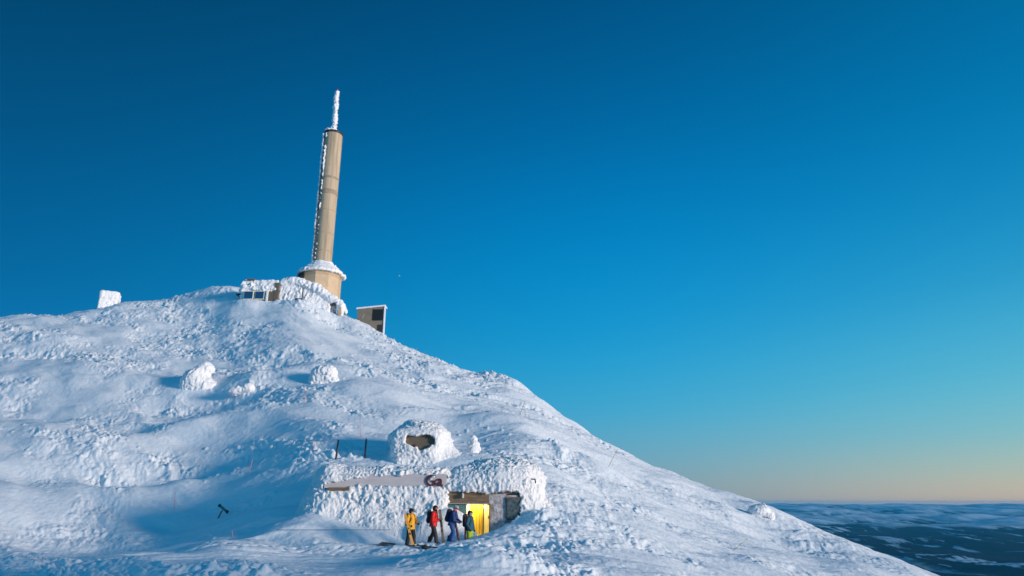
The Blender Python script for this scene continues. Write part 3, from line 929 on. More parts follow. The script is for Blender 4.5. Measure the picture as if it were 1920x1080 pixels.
A_ = lambda px, py, Y: tuple(at(px, py, Y))
Yb = ground_at(375, 724).y
lump("rime_boulder", "tall rime-covered boulder with an overhanging nose on its right side, left mid slope", "boulder",
     [('c', A_(380, 694, Yb), A_(370, 712, Yb), 0.75, 1.25), ('c', A_(388, 689, Yb), A_(394, 692, Yb), 0.55, 0.45), ('c', A_(366, 716, Yb), A_(390, 732, Yb), 1.3, 1.2), ('c', A_(355, 715, Yb), A_(352, 735, Yb), 0.7, 1.0)], 0.6, 0.10, 0.15, 0.45, 41)
Yb = ground_at(610, 714).y
lump("rime_boulder", "round ribbed rime boulder on the slope straight below the tower", "boulder",
     [('e', A_(615, 698, Yb), (0.95, 0.9, 0.75)), ('e', A_(598, 700, Yb), (0.8, 0.8, 0.62)), ('c', A_(590, 712, Yb), A_(625, 714, Yb), 0.6)], 0.4, 0.09, 0.25, 0.4, 42)
Yb = ground_at(462, 738).y
lump("rime_boulder", "small knobbly rime boulder on a hummock right of the overhanging one", "boulder",
     [('e', A_(467, 727, Yb), (0.55, 0.6, 0.50)), ('e', A_(450, 731, Yb), (0.8, 0.6, 0.40)), ('e', A_(438, 735, Yb), (0.6, 0.6, 0.35))], 0.35, 0.08, 0.14, 0.3, 43)
Yb = ground_at(1432, 966).y - 0.5
lump("rime_boulder", "lone rime-capped boulder near the right edge of the slope above the valley", "boulder",
     [('e', A_(1424, 956, Yb), (0.75, 0.8, 0.45)), ('c', A_(1430, 956, Yb), A_(1446, 968, Yb), 0.45, 0.3), ('e', A_(1415, 960, Yb), (0.5, 0.6, 0.35))], 0.3, 0.07, 0.14, 0.35, 44)
Yb = 51.0
lump("rime_post", "slim rime-crusted post with an arm stub right of the domed building", "post",
     [('c', A_(889, 820, Yb), A_(888, 840, Yb), 0.13, 0.30), ('c', A_(888, 838, Yb), A_(886, 872, Yb), 0.36, 0.42), ('c', A_(879, 831, Yb), A_(880, 845, Yb), 0.12, 0.22), ('c', A_(896, 832, Yb), A_(896, 842, Yb), 0.10, 0.2)], 0.15, 0.05, 0.10, 0.22, 45)
Yb = 113.0
lump("rime_box", "square rime-covered box standing alone on the left skyline", "box",
     [('b', A_(206, 556.5, Yb), (1.5, 1.4, 0.75), 0.45, 0.32), ('b', A_(202, 569, Yb), (1.32, 1.3, 1.5), 0.45, 0.25)], 0.10, 0.13, 0.16, 0.7, 46)

# ------------------------------------------------------------------ the tower
def shaft_material():
    m = mat("frost_streaked_concrete", (0.50, 0.40, 0.275), 0.85, bump=0.02, bscale=6)
    n, l = m.node_tree.nodes, m.node_tree.links
    b = n['Principled BSDF']
    tc = n.new('ShaderNodeTexCoord'); mp = n.new('ShaderNodeMapping'); mp.inputs['Scale'].default_value = (1.6, 1.6, 0.10)
    l.new(tc.outputs['Object'], mp.inputs[0])
    t = n.new('ShaderNodeTexNoise'); t.inputs['Scale'].default_value = 1.4; t.inputs['Detail'].default_value = 7; l.new(mp.outputs[0], t.inputs['Vector'])
    r = ramp_node(n, [(0.30, (0.33, 0.26, 0.18)), (0.5, (0.48, 0.385, 0.265)), (0.7, (0.58, 0.47, 0.33))]); l.new(t.outputs[0], r.inputs[0])
    # frost holds on the windward (left) side of the shaft in speckles
    t2 = n.new('ShaderNodeTexNoise'); t2.inputs['Scale'].default_value = 1.9; t2.inputs['Detail'].default_value = 8; t2.inputs['Roughness'].default_value = .75
    l.new(tc.outputs['Object'], t2.inputs['Vector'])
    sx_ = n.new('ShaderNodeSeparateXYZ'); l.new(tc.outputs['Object'], sx_.inputs[0])
    mr = n.new('ShaderNodeMapRange'); mr.inputs['From Min'].default_value = -0.55; mr.inputs['From Max'].default_value = -1.5
    mr.inputs['To Min'].default_value = -0.25; mr.inputs['To Max'].default_value = 0.12; l.new(sx_.outputs['X'], mr.inputs['Value'])
    ad = n.new('ShaderNodeMath'); ad.operation = 'ADD'; l.new(t2.outputs[0], ad.inputs[0]); l.new(mr.outputs[0], ad.inputs[1])
    fr_ = ramp_node(n, [(0.50, (0, 0, 0)), (0.60, (1, 1, 1))]); l.new(ad.outputs[0], fr_.inputs[0])
    mx = n.new('ShaderNodeMix'); mx.data_type = 'RGBA'; l.new(fr_.outputs[0], mx.inputs['Factor']); l.new(r.outputs[0], mx.inputs['A']); mx.inputs['B'].default_value = (0.80, 0.82, 0.86, 1)
    l.new(mx.outputs['Result'], b.inputs['Base Color'])
    return m


TX, TY = -31.83, 108.0
tz = lambda py: at(600, py, TY).z
tower = thing("mast_tower", "tall beige concrete tower with iced antenna on the summit", "tower", (TX, TY, gz(TX, TY)))
TO = -Vector(tower.location)
zb, zt = tz(497), tz(254)
seams = [tz(p) for p in (275, 300, 322, 338, 364, 400, 430, 460)]
prof = [(1.50, zb - 4), (1.52, zb)]
for i in range(60):
    z = zb + (zt - zb) * i / 59
    prof.append((1.52 + 0.07 * i / 59, z))
mb = MB(); mb.lathe([(r, z + TO.z) for r, z in prof], 64); mb.build("shaft", shaft_material(), tower, smooth=True)
for z, hh, mm in ((tz(338), 0.20, 'concrete_band'), (tz(364.5), 0.42, 'concrete_band')):
    mb = MB(); mb.lathe([(1.575, z - hh + TO.z), (1.60, z - hh + 0.03 + TO.z), (1.60, z + hh - .03 + TO.z), (1.575, z + hh + TO.z)], 64, cap=False); mb.build("band", M[mm], tower, smooth=True)
for p in (276, 316, 398, 441, 474):
    z = tz(p); mb = MB(); mb.lathe([(1.56, z - .05 + TO.z), (1.597, z - .04 + TO.z), (1.597, z + .04 + TO.z), (1.56, z + .05 + TO.z)], 64, cap=False)
    mb.build("seam", M['panel_tan'], tower, smooth=True)
mb = MB(); mb.lathe([(1.62, zt - .1 + TO.z), (1.70, zt + TO.z), (1.70, zt + .28 + TO.z), (1.25, zt + .45 + TO.z)], 48); mb.build("rim", M['dark_metal'], tower, smooth=True)
# ladder with cables on the left of the shaft
lad = MB(); la = R(214)
lxy = Vector((math.cos(la), math.sin(la), 0)); tv = Vector((-lxy.y, lxy.x, 0))
for s_ in (-0.32, 0.32):
    lad.tube([lxy * 1.66 + tv * s_ + Vector((0, 0, zb - 2 + TO.z)), lxy * 1.68 + tv * s_ + Vector((0, 0, zt - .3 + TO.z))], 0.04, 6)
k = zb
while k < zt - .5:
    lad.tube([lxy * 1.73 + tv * .32 + Vector((0, 0, k + TO.z)), lxy * 1.73 - tv * .32 + Vector((0, 0, k + TO.z))], 0.035, 5); k += 0.5
for q in range(9):
    z = zb + (zt - zb) * (q + .5) / 9 + TO.z
    lad.tube([lxy * 1.5 + Vector((0, 0, z)), lxy * 1.68 + Vector((0, 0, z))], 0.06, 5)
lad.build("ladder", M['dark_metal'], tower)


def ladder_rime(X, Y, Z):
    w = sstep(-0.4, 0.5, pn3(X / .8, Y / .8, Z / 0.6, 91)) * 0.10 - 0.06 + 0.05 + 0.08 * np.exp(-((Z - tz(290)) / 4.0) ** 2)
    a = np.array([TX, TY, 0]) + np.array(lxy) * 1.72
    d1 = np.sqrt((X - a[0]) ** 2 + (Y - a[1]) ** 2) - w - 0.12
    b_ = np.array([TX, TY, 0]) + np.array((math.cos(R(238)), math.sin(R(238)), 0)) * 1.62
    d2 = np.sqrt((X - b_[0]) ** 2 + (Y - b_[1]) ** 2) - -0.02 - 0.30 * pn3(X / .5, Y / .5, Z / 0.5, 92) - 0.15 * np.exp(-((Z - tz(290)) / 4.0) ** 2)
    return np.maximum(np.minimum(d1, d2), np.maximum(Z - zt + .2, zb - 1.0 - Z))


V, Q = nets(ladder_rime, (TX - 3.0, TY - 2.6, zb - 1.2), (TX + 0.2, TY + 0.6, zt + .4), 0.085)
V = rime_disp(V, normals(V, Q), 0.08, 0.2, 51, lean=(-.5, 0, .8))
link("ladder_rime", mesh_arrays("ladder_rime", V - np.array(tower.location), Q, M['rime']), tower)
# antenna
za, zc = zt + .3, tz(172)


def ant(X, Y, Z):
    t = (Z - za) / (zc - za)
    w = 0.40 + 0.07 * pn3(X, Y, Z / 1.2, 93) + 0.45 * np.exp(-((Z - za) / 0.9) ** 2) + 0.06 * pn3(X, Y, Z / .5, 98)
    d = np.sqrt((X - TX + .05) ** 2 + (Y - TY) ** 2) - w
    d = smin(d, sd_ell(X, Y, Z, (TX - .4, TY - .6, za + .2), (1.0, 0.8, 0.45)), .4)
    return np.maximum(d, np.maximum(Z - zc, za - .35 - Z))


V, Q = nets(ant, (TX - 2, TY - 2, za - .5), (TX + 2, TY + 2, zc + .2), 0.09)
V = rime_disp(V, normals(V, Q), 0.19, 0.35, 52, lean=(-.6, 0, .8), stretch=1.4)
link("antenna_rime", mesh_arrays("antenna_rime", V - np.array(tower.location), Q, M['rime']), tower)
mb = MB(); mb.tube([(0.30, .0, za + TO.z - .2), (0.20, .0, zc + .15 + TO.z)], 0.14, 8); mb.build("antenna", mat("red_antenna_steel", (0.30, 0.10, 0.09), .6), tower, smooth=True)
mb = MB(); mb.lathe([(0.12, zc + TO.z), (0.16, zc + .15 + TO.z), (0.14, zc + .4 + TO.z), (0.05, zc + .5 + TO.z)], 12); mb.build("beacon", mat("red_beacon", (0.6, .12, .14), .3), tower, smooth=True)
# drum
dzt, dzb = tz(519), gz(TX, TY) - 4
mb = MB()
mb.lathe([(3.35, dzb + TO.z), (3.35, dzt + TO.z), (3.6, dzt + .02 + TO.z), (3.6, dzt + .35 + TO.z)], 10, rot=R(19)); mb.build("drum", M['panel'], tower)
mb = MB(); mb.lathe([(3.372, dzt - .5 + TO.z), (3.40, dzt - .45 + TO.z), (3.40, dzt - .02 + TO.z)], 10, rot=R(19), cap=False); mb.build("drum_band", M['panel_tan'], tower)


def skirt(X, Y, Z):
    r = np.sqrt((X - TX) ** 2 + (Y - TY) ** 2)
    prof_z = np.interp(r, [0, 1.7, 2.1, 3.0, 3.9], [zb + .5, zb + .25, zb - .25, zb - 1.0, dzt + .35])
    d = np.maximum(Z - prof_z, dzt + .05 - Z)
    return np.maximum(np.maximum(d * .75, r - 3.85), -(r - 1.2)) + 0.06 * pn3(X, Y, Z, 94)


V, Q = nets(skirt, (TX - 4.4, TY - 4.4, dzt - .6), (TX + 4.4, TY + 4.4, zb + 1.2), 0.12)
V = rime_disp(V, normals(V, Q), 0.22, 0.6, 53)
link("snow_skirt", mesh_arrays("snow_skirt", V - np.array(tower.location), Q, M['rime']), tower)
# gallery of dark railings on the drum's left
gal = MB()
for q in range(9):
    a = R(178 + q * 7.5)
    c_ = Vector((math.cos(a) * 3.55, math.sin(a) * 3.55, dzt + TO.z))
    gal.tube([c_ + Vector((0, 0, -1.1)), c_ + Vector((0, 0, 0.1))], 0.07, 6)
for zz in (-1.0, -.55, -.1):
    gal.tube([(math.cos(R(178 + q * 5)) * 3.55, math.sin(R(178 + q * 5)) * 3.55, dzt + TO.z + zz) for q in range(13)], 0.08, 6)
gal.build("gallery", M['dark_metal'], tower)

# ------------------------------------------------------------------ summit buildings
SYc = 104.0
sx = lambda px, Y=SYc, py=555: at(px, py, Y).x
sz = lambda py, Y=SYc: at(560, py, Y).z


def rb_part(name, m, a, b, par, **kw):
    o_ = Vector((0, 0, 0)); q = par
    while q is not None:
        o_ -= q.location; q = q.parent
    return part(name, m, a, b, par, off=o_, **kw)


cabin = thing("summit_cabin", "rime-crusted cabin with two blue windows at the left end of the summit", "cabin", (sx(485), SYc, gz(sx(485), SYc)))
Yc = 103.2
cx_ = lambda px: sx(px, Yc)
cz_ = lambda py: sz(py, Yc)


def cabin_f(X, Y, Z):
    f = sd_box(X, Y, Z, ((cx_(452) + cx_(520)) / 2, Yc + 2.4, (cz_(526) + cz_(545)) / 2), ((cx_(520) - cx_(452)) / 2, 2.5, (cz_(526) - cz_(545)) / 2 + .15), 0.35)
    f = smin(f, sd_cap(X, Y, Z, (cx_(457), Yc + .2, cz_(540)), (cx_(510), Yc + .2, cz_(541)), 0.55), 0.4)
    f = smin(f, sd_cap(X, Y, Z, (cx_(452), Yc + .4, cz_(545)), (cx_(454), Yc + .4, cz_(562)), 0.32), 0.3)
    return f + 0.07 * pn3(X, Y, Z, 95)


V, Q = nets(cabin_f, (cx_(440), Yc - 1.2, cz_(572)), (cx_(530), Yc + 5.5, cz_(515)), 0.11)
V = rime_disp(V, normals(V, Q), 0.26, 0.55, 54)
link("rime_crust", mesh_arrays("rime_crust", V - np.array(cabin.location), Q, M['rime']), cabin)
rb_part("wall", M['white'], (cx_(456), Yc, cz_(575)), (cx_(514), Yc + 4, cz_(540)), cabin)
rb_part("side_wall", M['olive'], (cx_(514.5), Yc - .3, cz_(575)), (cx_(522), Yc + 3.6, cz_(531)), cabin)
rb_part("roof_vent", M['olive'], (cx_(461), Yc - .62, cz_(526.4)), (cx_(476), Yc - .2, cz_(524.6)), cabin)
for a_, b_ in ((460, 475.5), (480.5, 496)):
    w = rb_part("window", M['white'], (cx_(a_ - 1.2), Yc - .42, cz_(562.5)), (cx_(b_ + 1.2), Yc - .05, cz_(547)), cabin)
    rb_part("pane", M['window_blue'], (cx_(a_), Yc - .47, cz_(561.3)), (cx_(b_), Yc - .43, cz_(548.2)), w)
rb_part("door", M['olive'], (cx_(505), Yc - .35, cz_(565)), (cx_(513.8), Yc - .05, cz_(548)), cabin)
rb_part("post", M['rime'], (cx_(501.5), Yc - .6, cz_(566)), (cx_(504.3), Yc - .3, cz_(546)), cabin)
rb_part("deck_edge", M['dark_metal'], (cx_(441), Yc + .2, cz_(552)), (cx_(452), Yc + 1.5, cz_(549.5)), cabin)

lodge = thing("summit_lodge", "long stone lodge plastered with rime stepping down below the tower", "lodge", (sx(580), SYc, gz(sx(580), SYc)))
Yl = 103.4
LX = [sx(p, Yl) for p in (520, 527, 545, 562, 575, 590, 605, 620, 632, 640, 643)]
LH = [sz(p, Yl) for p in (530, 521, 518, 520, 526, 529, 539, 550, 557, 562, 570)]


def lodge_f(X, Y, Z):
    top = np.interp(X, LX, LH)
    yf = Yl + 0.35 * sstep(sx(575, Yl), sx(578, Yl), X) * 0 + (X - LX[0]) * 0.05
    r = 0.35
    qz = Z - top + r; qy = yf - Y + r; q2 = Y - yf - 3.0 + r
    qx = np.maximum(LX[0] - X, X - LX[-1]) + r
    q = [np.maximum(t, 0) for t in (qz, qy, q2, qx)]
    f = np.sqrt(sum(t * t for t in q)) - r + np.minimum(np.maximum(np.maximum(qz, qy), np.maximum(q2, qx)), 0)
    # the snowed eaves lean outward over the wall
    for i in range(1, len(LX) - 1):
        f = smin(f, sd_cap(X, Y, Z, (LX[i], Yl + .15 + (LX[i] - LX[0]) * .05, LH[i] - .75), (LX[i + 1] - .2, Yl + .15 + (LX[i + 1] - LX[0]) * .05, LH[i + 1] - .75), 0.55), 0.35)
    win = np.maximum(sd_box(X, Y, Z, (sx(625, Yl), Yl, sz(576, Yl)), (0.62, 1.3, 1.0)) + 0.25 * pn3(X / .5, Y, Z / .4, 97), -1)
    f = np.maximum(f, -win)
    return f + 0.06 * pn3(X, Y, Z, 96)


V, Q = nets(lodge_f, (LX[0] - .8, Yl - 1.0, sz(612, Yl)), (LX[-1] + .9, Yl + 4.4, sz(510, Yl)), 0.12)
V = rime_disp(V, normals(V, Q), 0.24, 0.5, 55)
link("rime_crust", mesh_arrays("rime_crust", V - np.array(lodge.location), Q, M['rime']), lodge)
rb_part("wall", M['stone'], (sx(612, Yl), Yl + .95, sz(605, Yl)), (sx(638, Yl), Yl + 1.3, sz(562, Yl)), lodge)
rb_part("window", M['glass'], (sx(619, Yl), Yl + .88, sz(570, Yl)), (sx(630, Yl), Yl + .94, sz(562, Yl)), lodge)
rb_part("corner_board", M['panel_tan'], (sx(637, Yl), Yl - .05, sz(606, Yl)), (sx(641.5, Yl), Yl + .35, sz(576, Yl)), lodge)
mb = MB(); c_ = Vector((sx(568.5, Yl), Yl - .45, 0)) - lodge.location; c_.z = -lodge.location.z
mb.tube([c_ + Vector((0, 0, sz(541, Yl))), c_ + Vector((0, 0, sz(562, Yl)))], 0.07, 8)
mb.build("drainpipe", M['dark_metal'], lodge, smooth=True)
mb = MB(); mb.box(c_ + Vector((-.45, -.2, sz(563.5, Yl))), (0.55, .25, .14)); mb.build("bench", M['dark_metal'], lodge, bevel=0.03)

# leaning equipment shed on the right shoulder
shed = thing("equipment_shed", "grey-brown shed with a dark square window and snowy roof edge right of the tower", "shed", (at(695, 600, 103).x, 104, gz(at(695, 600, 103).x, 104)))
Ys = 103.0
X0, X1 = at(670, 590, Ys).x, at(719.5, 590, Ys).x
zA, zB = at(695, 580, Ys).z, at(695, 575, Ys).z
zl = shed.location.z - 3.5
so = shed.location
mb = MB(); mb.v = [Vector(p) - so for p in ((X0, Ys, zl), (X1, Ys, zl), (X1, Ys, zB), (X0, Ys, zA), (X0 - .25, Ys + 1.6, zl), (X1 - .5, Ys + 1.6, zl), (X1 - .5, Ys + 1.6, zB), (X0 - .25, Ys + 1.6, zA))]
mb.f = [(0, 1, 2, 3), (5, 4, 7, 6), (4, 0, 3, 7), (1, 5, 6, 2), (3, 2, 6, 7), (4, 5, 1, 0)]
mb.build("wall", mat("grey_brown_cladding", (0.21, 0.18, 0.14), 0.8, var=.08, vscale=1.2), shed)
rb_part("window", M['black'], (at(698.5, 590, Ys).x, Ys - .05, at(695, 601, Ys).z), (at(718, 590, Ys).x, Ys - .003, at(695, 580, Ys).z), shed)
rb_part("base_panel", M['dark_metal'], (at(709, 590, Ys).x, Ys - .06, zl), (X1, Ys - .003, at(715, 609, Ys).z), shed)
rb_part("corner_frame", M['rime'], (X1 + .003, Ys - .12, zl + .5), (X1 + .26, Ys + .12, zB + .1), shed, bevel=.05)
mb = MB(); rr = Matrix.Rotation(-math.atan2(zB - zA, X1 - X0), 3, 'Y')
mb.box(Vector(((X0 + X1) / 2, Ys + .75, (zA + zB) / 2 + .16)) - so, ((X1 - X0) / 2 + .22, .9, .13), rr); mb.build("roof_snow", M['rime'], shed, bevel=.06)
mb = MB(); mb.tube([Vector((at(679, 600, Ys).x, Ys - .05, at(679, 597, Ys).z)) - so, Vector((at(682.5, 600, Ys).x, Ys - .05, at(682, 590, Ys).z)) - so], .035, 5); mb.build("cable", M['board'], shed)
mb = MB(); mb.tube([Vector((X0 + .2, Ys + 1, zA)) - so, Vector((X0 + .2, Ys + 1, zA + .55)) - so], .05, 6); mb.build("roof_pole", M['board'], shed)

# ------------------------------------------------------------------ posts, stakes, signpost
p1 = None
for i, (px, y0_, y1_, lab) in enumerate(((629.5, 824, 862, "left one of two black wooden posts on the snow above the hut"), (684, 825, 860, "right one of two black wooden posts, next to the domed building"))):
    g = ground_at(px, y1_ - 1, det=True); top_ = at(px + 0.6, y0_, g.y).z
    if p1 is None:
        p1 = MB(); p1.tube([(0, 0, -.4), (0.02, 0, top_ - g.z - .06)], [.065, .058], 8); p1.tube([(0.02, 0, top_ - g.z - .06), (0.03, 0, top_ - g.z)], [.058, .03], 8)
        o = p1.build("post", M['black'], None, smooth=True)
        first_post = o
    else:
        o = first_post.copy(); COL.objects.link(o)
    o.location = g
    o.rotation_euler = (0, 0.02 if i else 0.05, i * 1.3)
    tag(o, lab, "post", "black posts above the hut")

ST = [(676, 820, 784, 'pink', "pink marker stake standing above the right black post"),
      (587, 843, 822, 'pink', "slanting pink stake left of the two black posts"),
      (466, 887, 861, 'pink', "leaning pink stake on the smooth blue snow left of the hut"),
      (327, 956, 922, 'pink', "pink stake in a small snow mound, farthest to the left"),
      (435.5, 1007, 994, 'pink', "short pink stake beside the path edge, below the wooden signpost"),
      (571, 756, 730, 'pink', "faint pink stake below the round ribbed boulder"),
      (975, 778, 752, 'bamboo', "thin slanted stake on the slope below the rounded knoll of the skyline"),
      (1141, 875, 842, 'bamboo', "long slanted bamboo stake reaching the skyline right of the hut"),
      (1376, 1032, 1010, 'bamboo', "slanted bamboo stake low on the right flank, under the lone boulder"),
      (908, 709, 696, 'bamboo', "short pale stake on the skyline left of the rounded knoll"),
      (781, 666, 652, 'bamboo', "left one of two tiny stakes on the skyline right of the shed"),
      (797, 673, 660, 'bamboo', "right one of two tiny stakes on the skyline right of the shed")]
TILT = {1: 5, 2: 8, 3: 1, 6: 9, 7: 17, 8: 26, 9: 3, 0: -1}
for i, (px, yb_, yt_, mm, lab) in enumerate(ST):
    g = ground_at(px, yb_, det=True); a = at(px + TILT.get(i, 0), yt_, g.y) - g
    mb = MB(); rr_ = 0.020 if mm == 'pink' else 0.022
    rr_ *= max(1, g.y / 60)
    n_ = a.normalized()
    mb.tube([-n_ * .3, a], [rr_, rr_ * .75], 7)
    o = mb.build("marker_stake", M[mm], None, smooth=True, loc=g)
    tag(o, lab, "stake", "marker stakes on the slope")

g = ground_at(409, 972, det=True)
sp = thing("signpost", "short wooden signpost with a dark crossboard tipped sideways in the snow left of the hut", "signpost", g)
k_ = g.y
u1 = at(416.5, 957, k_) - g
mb = MB(); mb.tube([-u1 * .3, u1], [.055, .05], 8); M['signwood'] = mat('grey_sign_wood', (0.24, 0.20, 0.16), 0.8, var=.2, vscale=9)
mb.build("pole", M['signwood'], sp, smooth=True)
pa, pb = at(411.5, 947, k_) - g, at(428, 960.5, k_) - g
mb = MB(); dd = (pb - pa).normalized(); up = dd.cross(Vector((0, 1, 0)))
rr = Matrix((dd, Vector((0, 1, 0)), -up)).transposed()
mb.box((pa + pb) / 2 + Vector((0, -.08, 0)), ((pb - pa).length / 2, .03, .075), rr); mb.build("crossboard", M['signwood'], sp, bevel=.01)
for q, nm in ((pa + dd * .05, "end_cap"), (pb - dd * .05, "end_cap")):
    mb = MB(); mb.box(q + Vector((0, -.08, 0)), (.07, .04, .09), rr); mb.build(nm, M['black'], sp, bevel=.01)
# ------------------------------------------------------------------ people
def fmat(name, c, rough=0.75, **k):
    return mat(name, c, rough, bump=0.004, bscale=90, **k)


M['skin'] = mat("skin", (0.55, 0.32, 0.23), 0.55)
M['hair'] = mat("brown_hair", (0.06, 0.035, 0.02), 0.7)
M['black_cloth'] = fmat("black_cloth", (0.016, 0.016, 0.019))
M['charcoal'] = fmat("charcoal_trousers", (0.032, 0.027, 0.026))
M['yellow_cloth'] = fmat("mustard_yellow_cloth", (0.80, 0.40, 0.015))
M['red_cloth'] = fmat("red_cloth", (0.78, 0.014, 0.012))
M['navy_cloth'] = fmat("navy_cloth", (0.012, 0.045, 0.16))
M['blue_cloth'] = fmat("blue_trousers", (0.02, 0.09, 0.30))
M['teal_cloth'] = fmat("teal_cloth", (0.012, 0.09, 0.14))
M['lime_cloth'] = fmat("lime_cloth", (0.30, 0.46, 0.02))
M['pack_dark'] = fmat("dark_pack_cloth", (0.022, 0.018, 0.035))
M['pack_brown'] = fmat("brown_pack_cloth", (0.07, 0.045, 0.04))
M['maroon'] = fmat("maroon_cloth", (0.13, 0.015, 0.03))
M['grey_shell'] = mat("grey_helmet_shell", (0.32, 0.37, 0.42), 0.3)
M['black_shell'] = mat("black_helmet_shell", (0.02, 0.02, 0.022), 0.3)
M['orange_lens'] = mat("orange_lens", (0.85, 0.20, 0.05), 0.15)
M['red_lens'] = mat("red_lens", (0.70, 0.02, 0.10), 0.15)
M['dark_lens'] = mat("dark_lens", (0.03, 0.03, 0.05), 0.1)
M['boot'] = mat("ski_boot_shell", (0.05, 0.05, 0.055), 0.35)
M['ski_orange'] = mat("orange_ski_topsheet", (0.80, 0.32, 0.05), 0.35, color2=(0.70, 0.42, 0.12), vscale=3)
M['ski_pink'] = mat("pink_ski_tip", (0.55, 0.16, 0.22), 0.35, color2=(0.6, 0.6, 0.7), vscale=9)
M['ski_olive'] = mat("sand_and_black_ski_topsheet", (0.62, 0.46, 0.26), 0.35, color2=(0.05, 0.04, 0.03), vscale=1.6)
M['ski_dark'] = mat("dark_ski_topsheet", (0.06, 0.035, 0.035), 0.35, color2=(0.16, 0.05, 0.05), vscale=4)
M['steel'] = mat("ski_edge_steel", (0.45, 0.45, 0.47), 0.3, metal=0.9)
M['pole_grey'] = mat("grey_pole", (0.22, 0.22, 0.25), 0.4, metal=0.5)


def sdf_part(name, m, f, lo, hi, h, parent):
    V, Q = nets(f, lo, hi, h)
    return link(name, mesh_arrays(name, V, Q, m), parent)


def v3(a): return np.array(a, float)


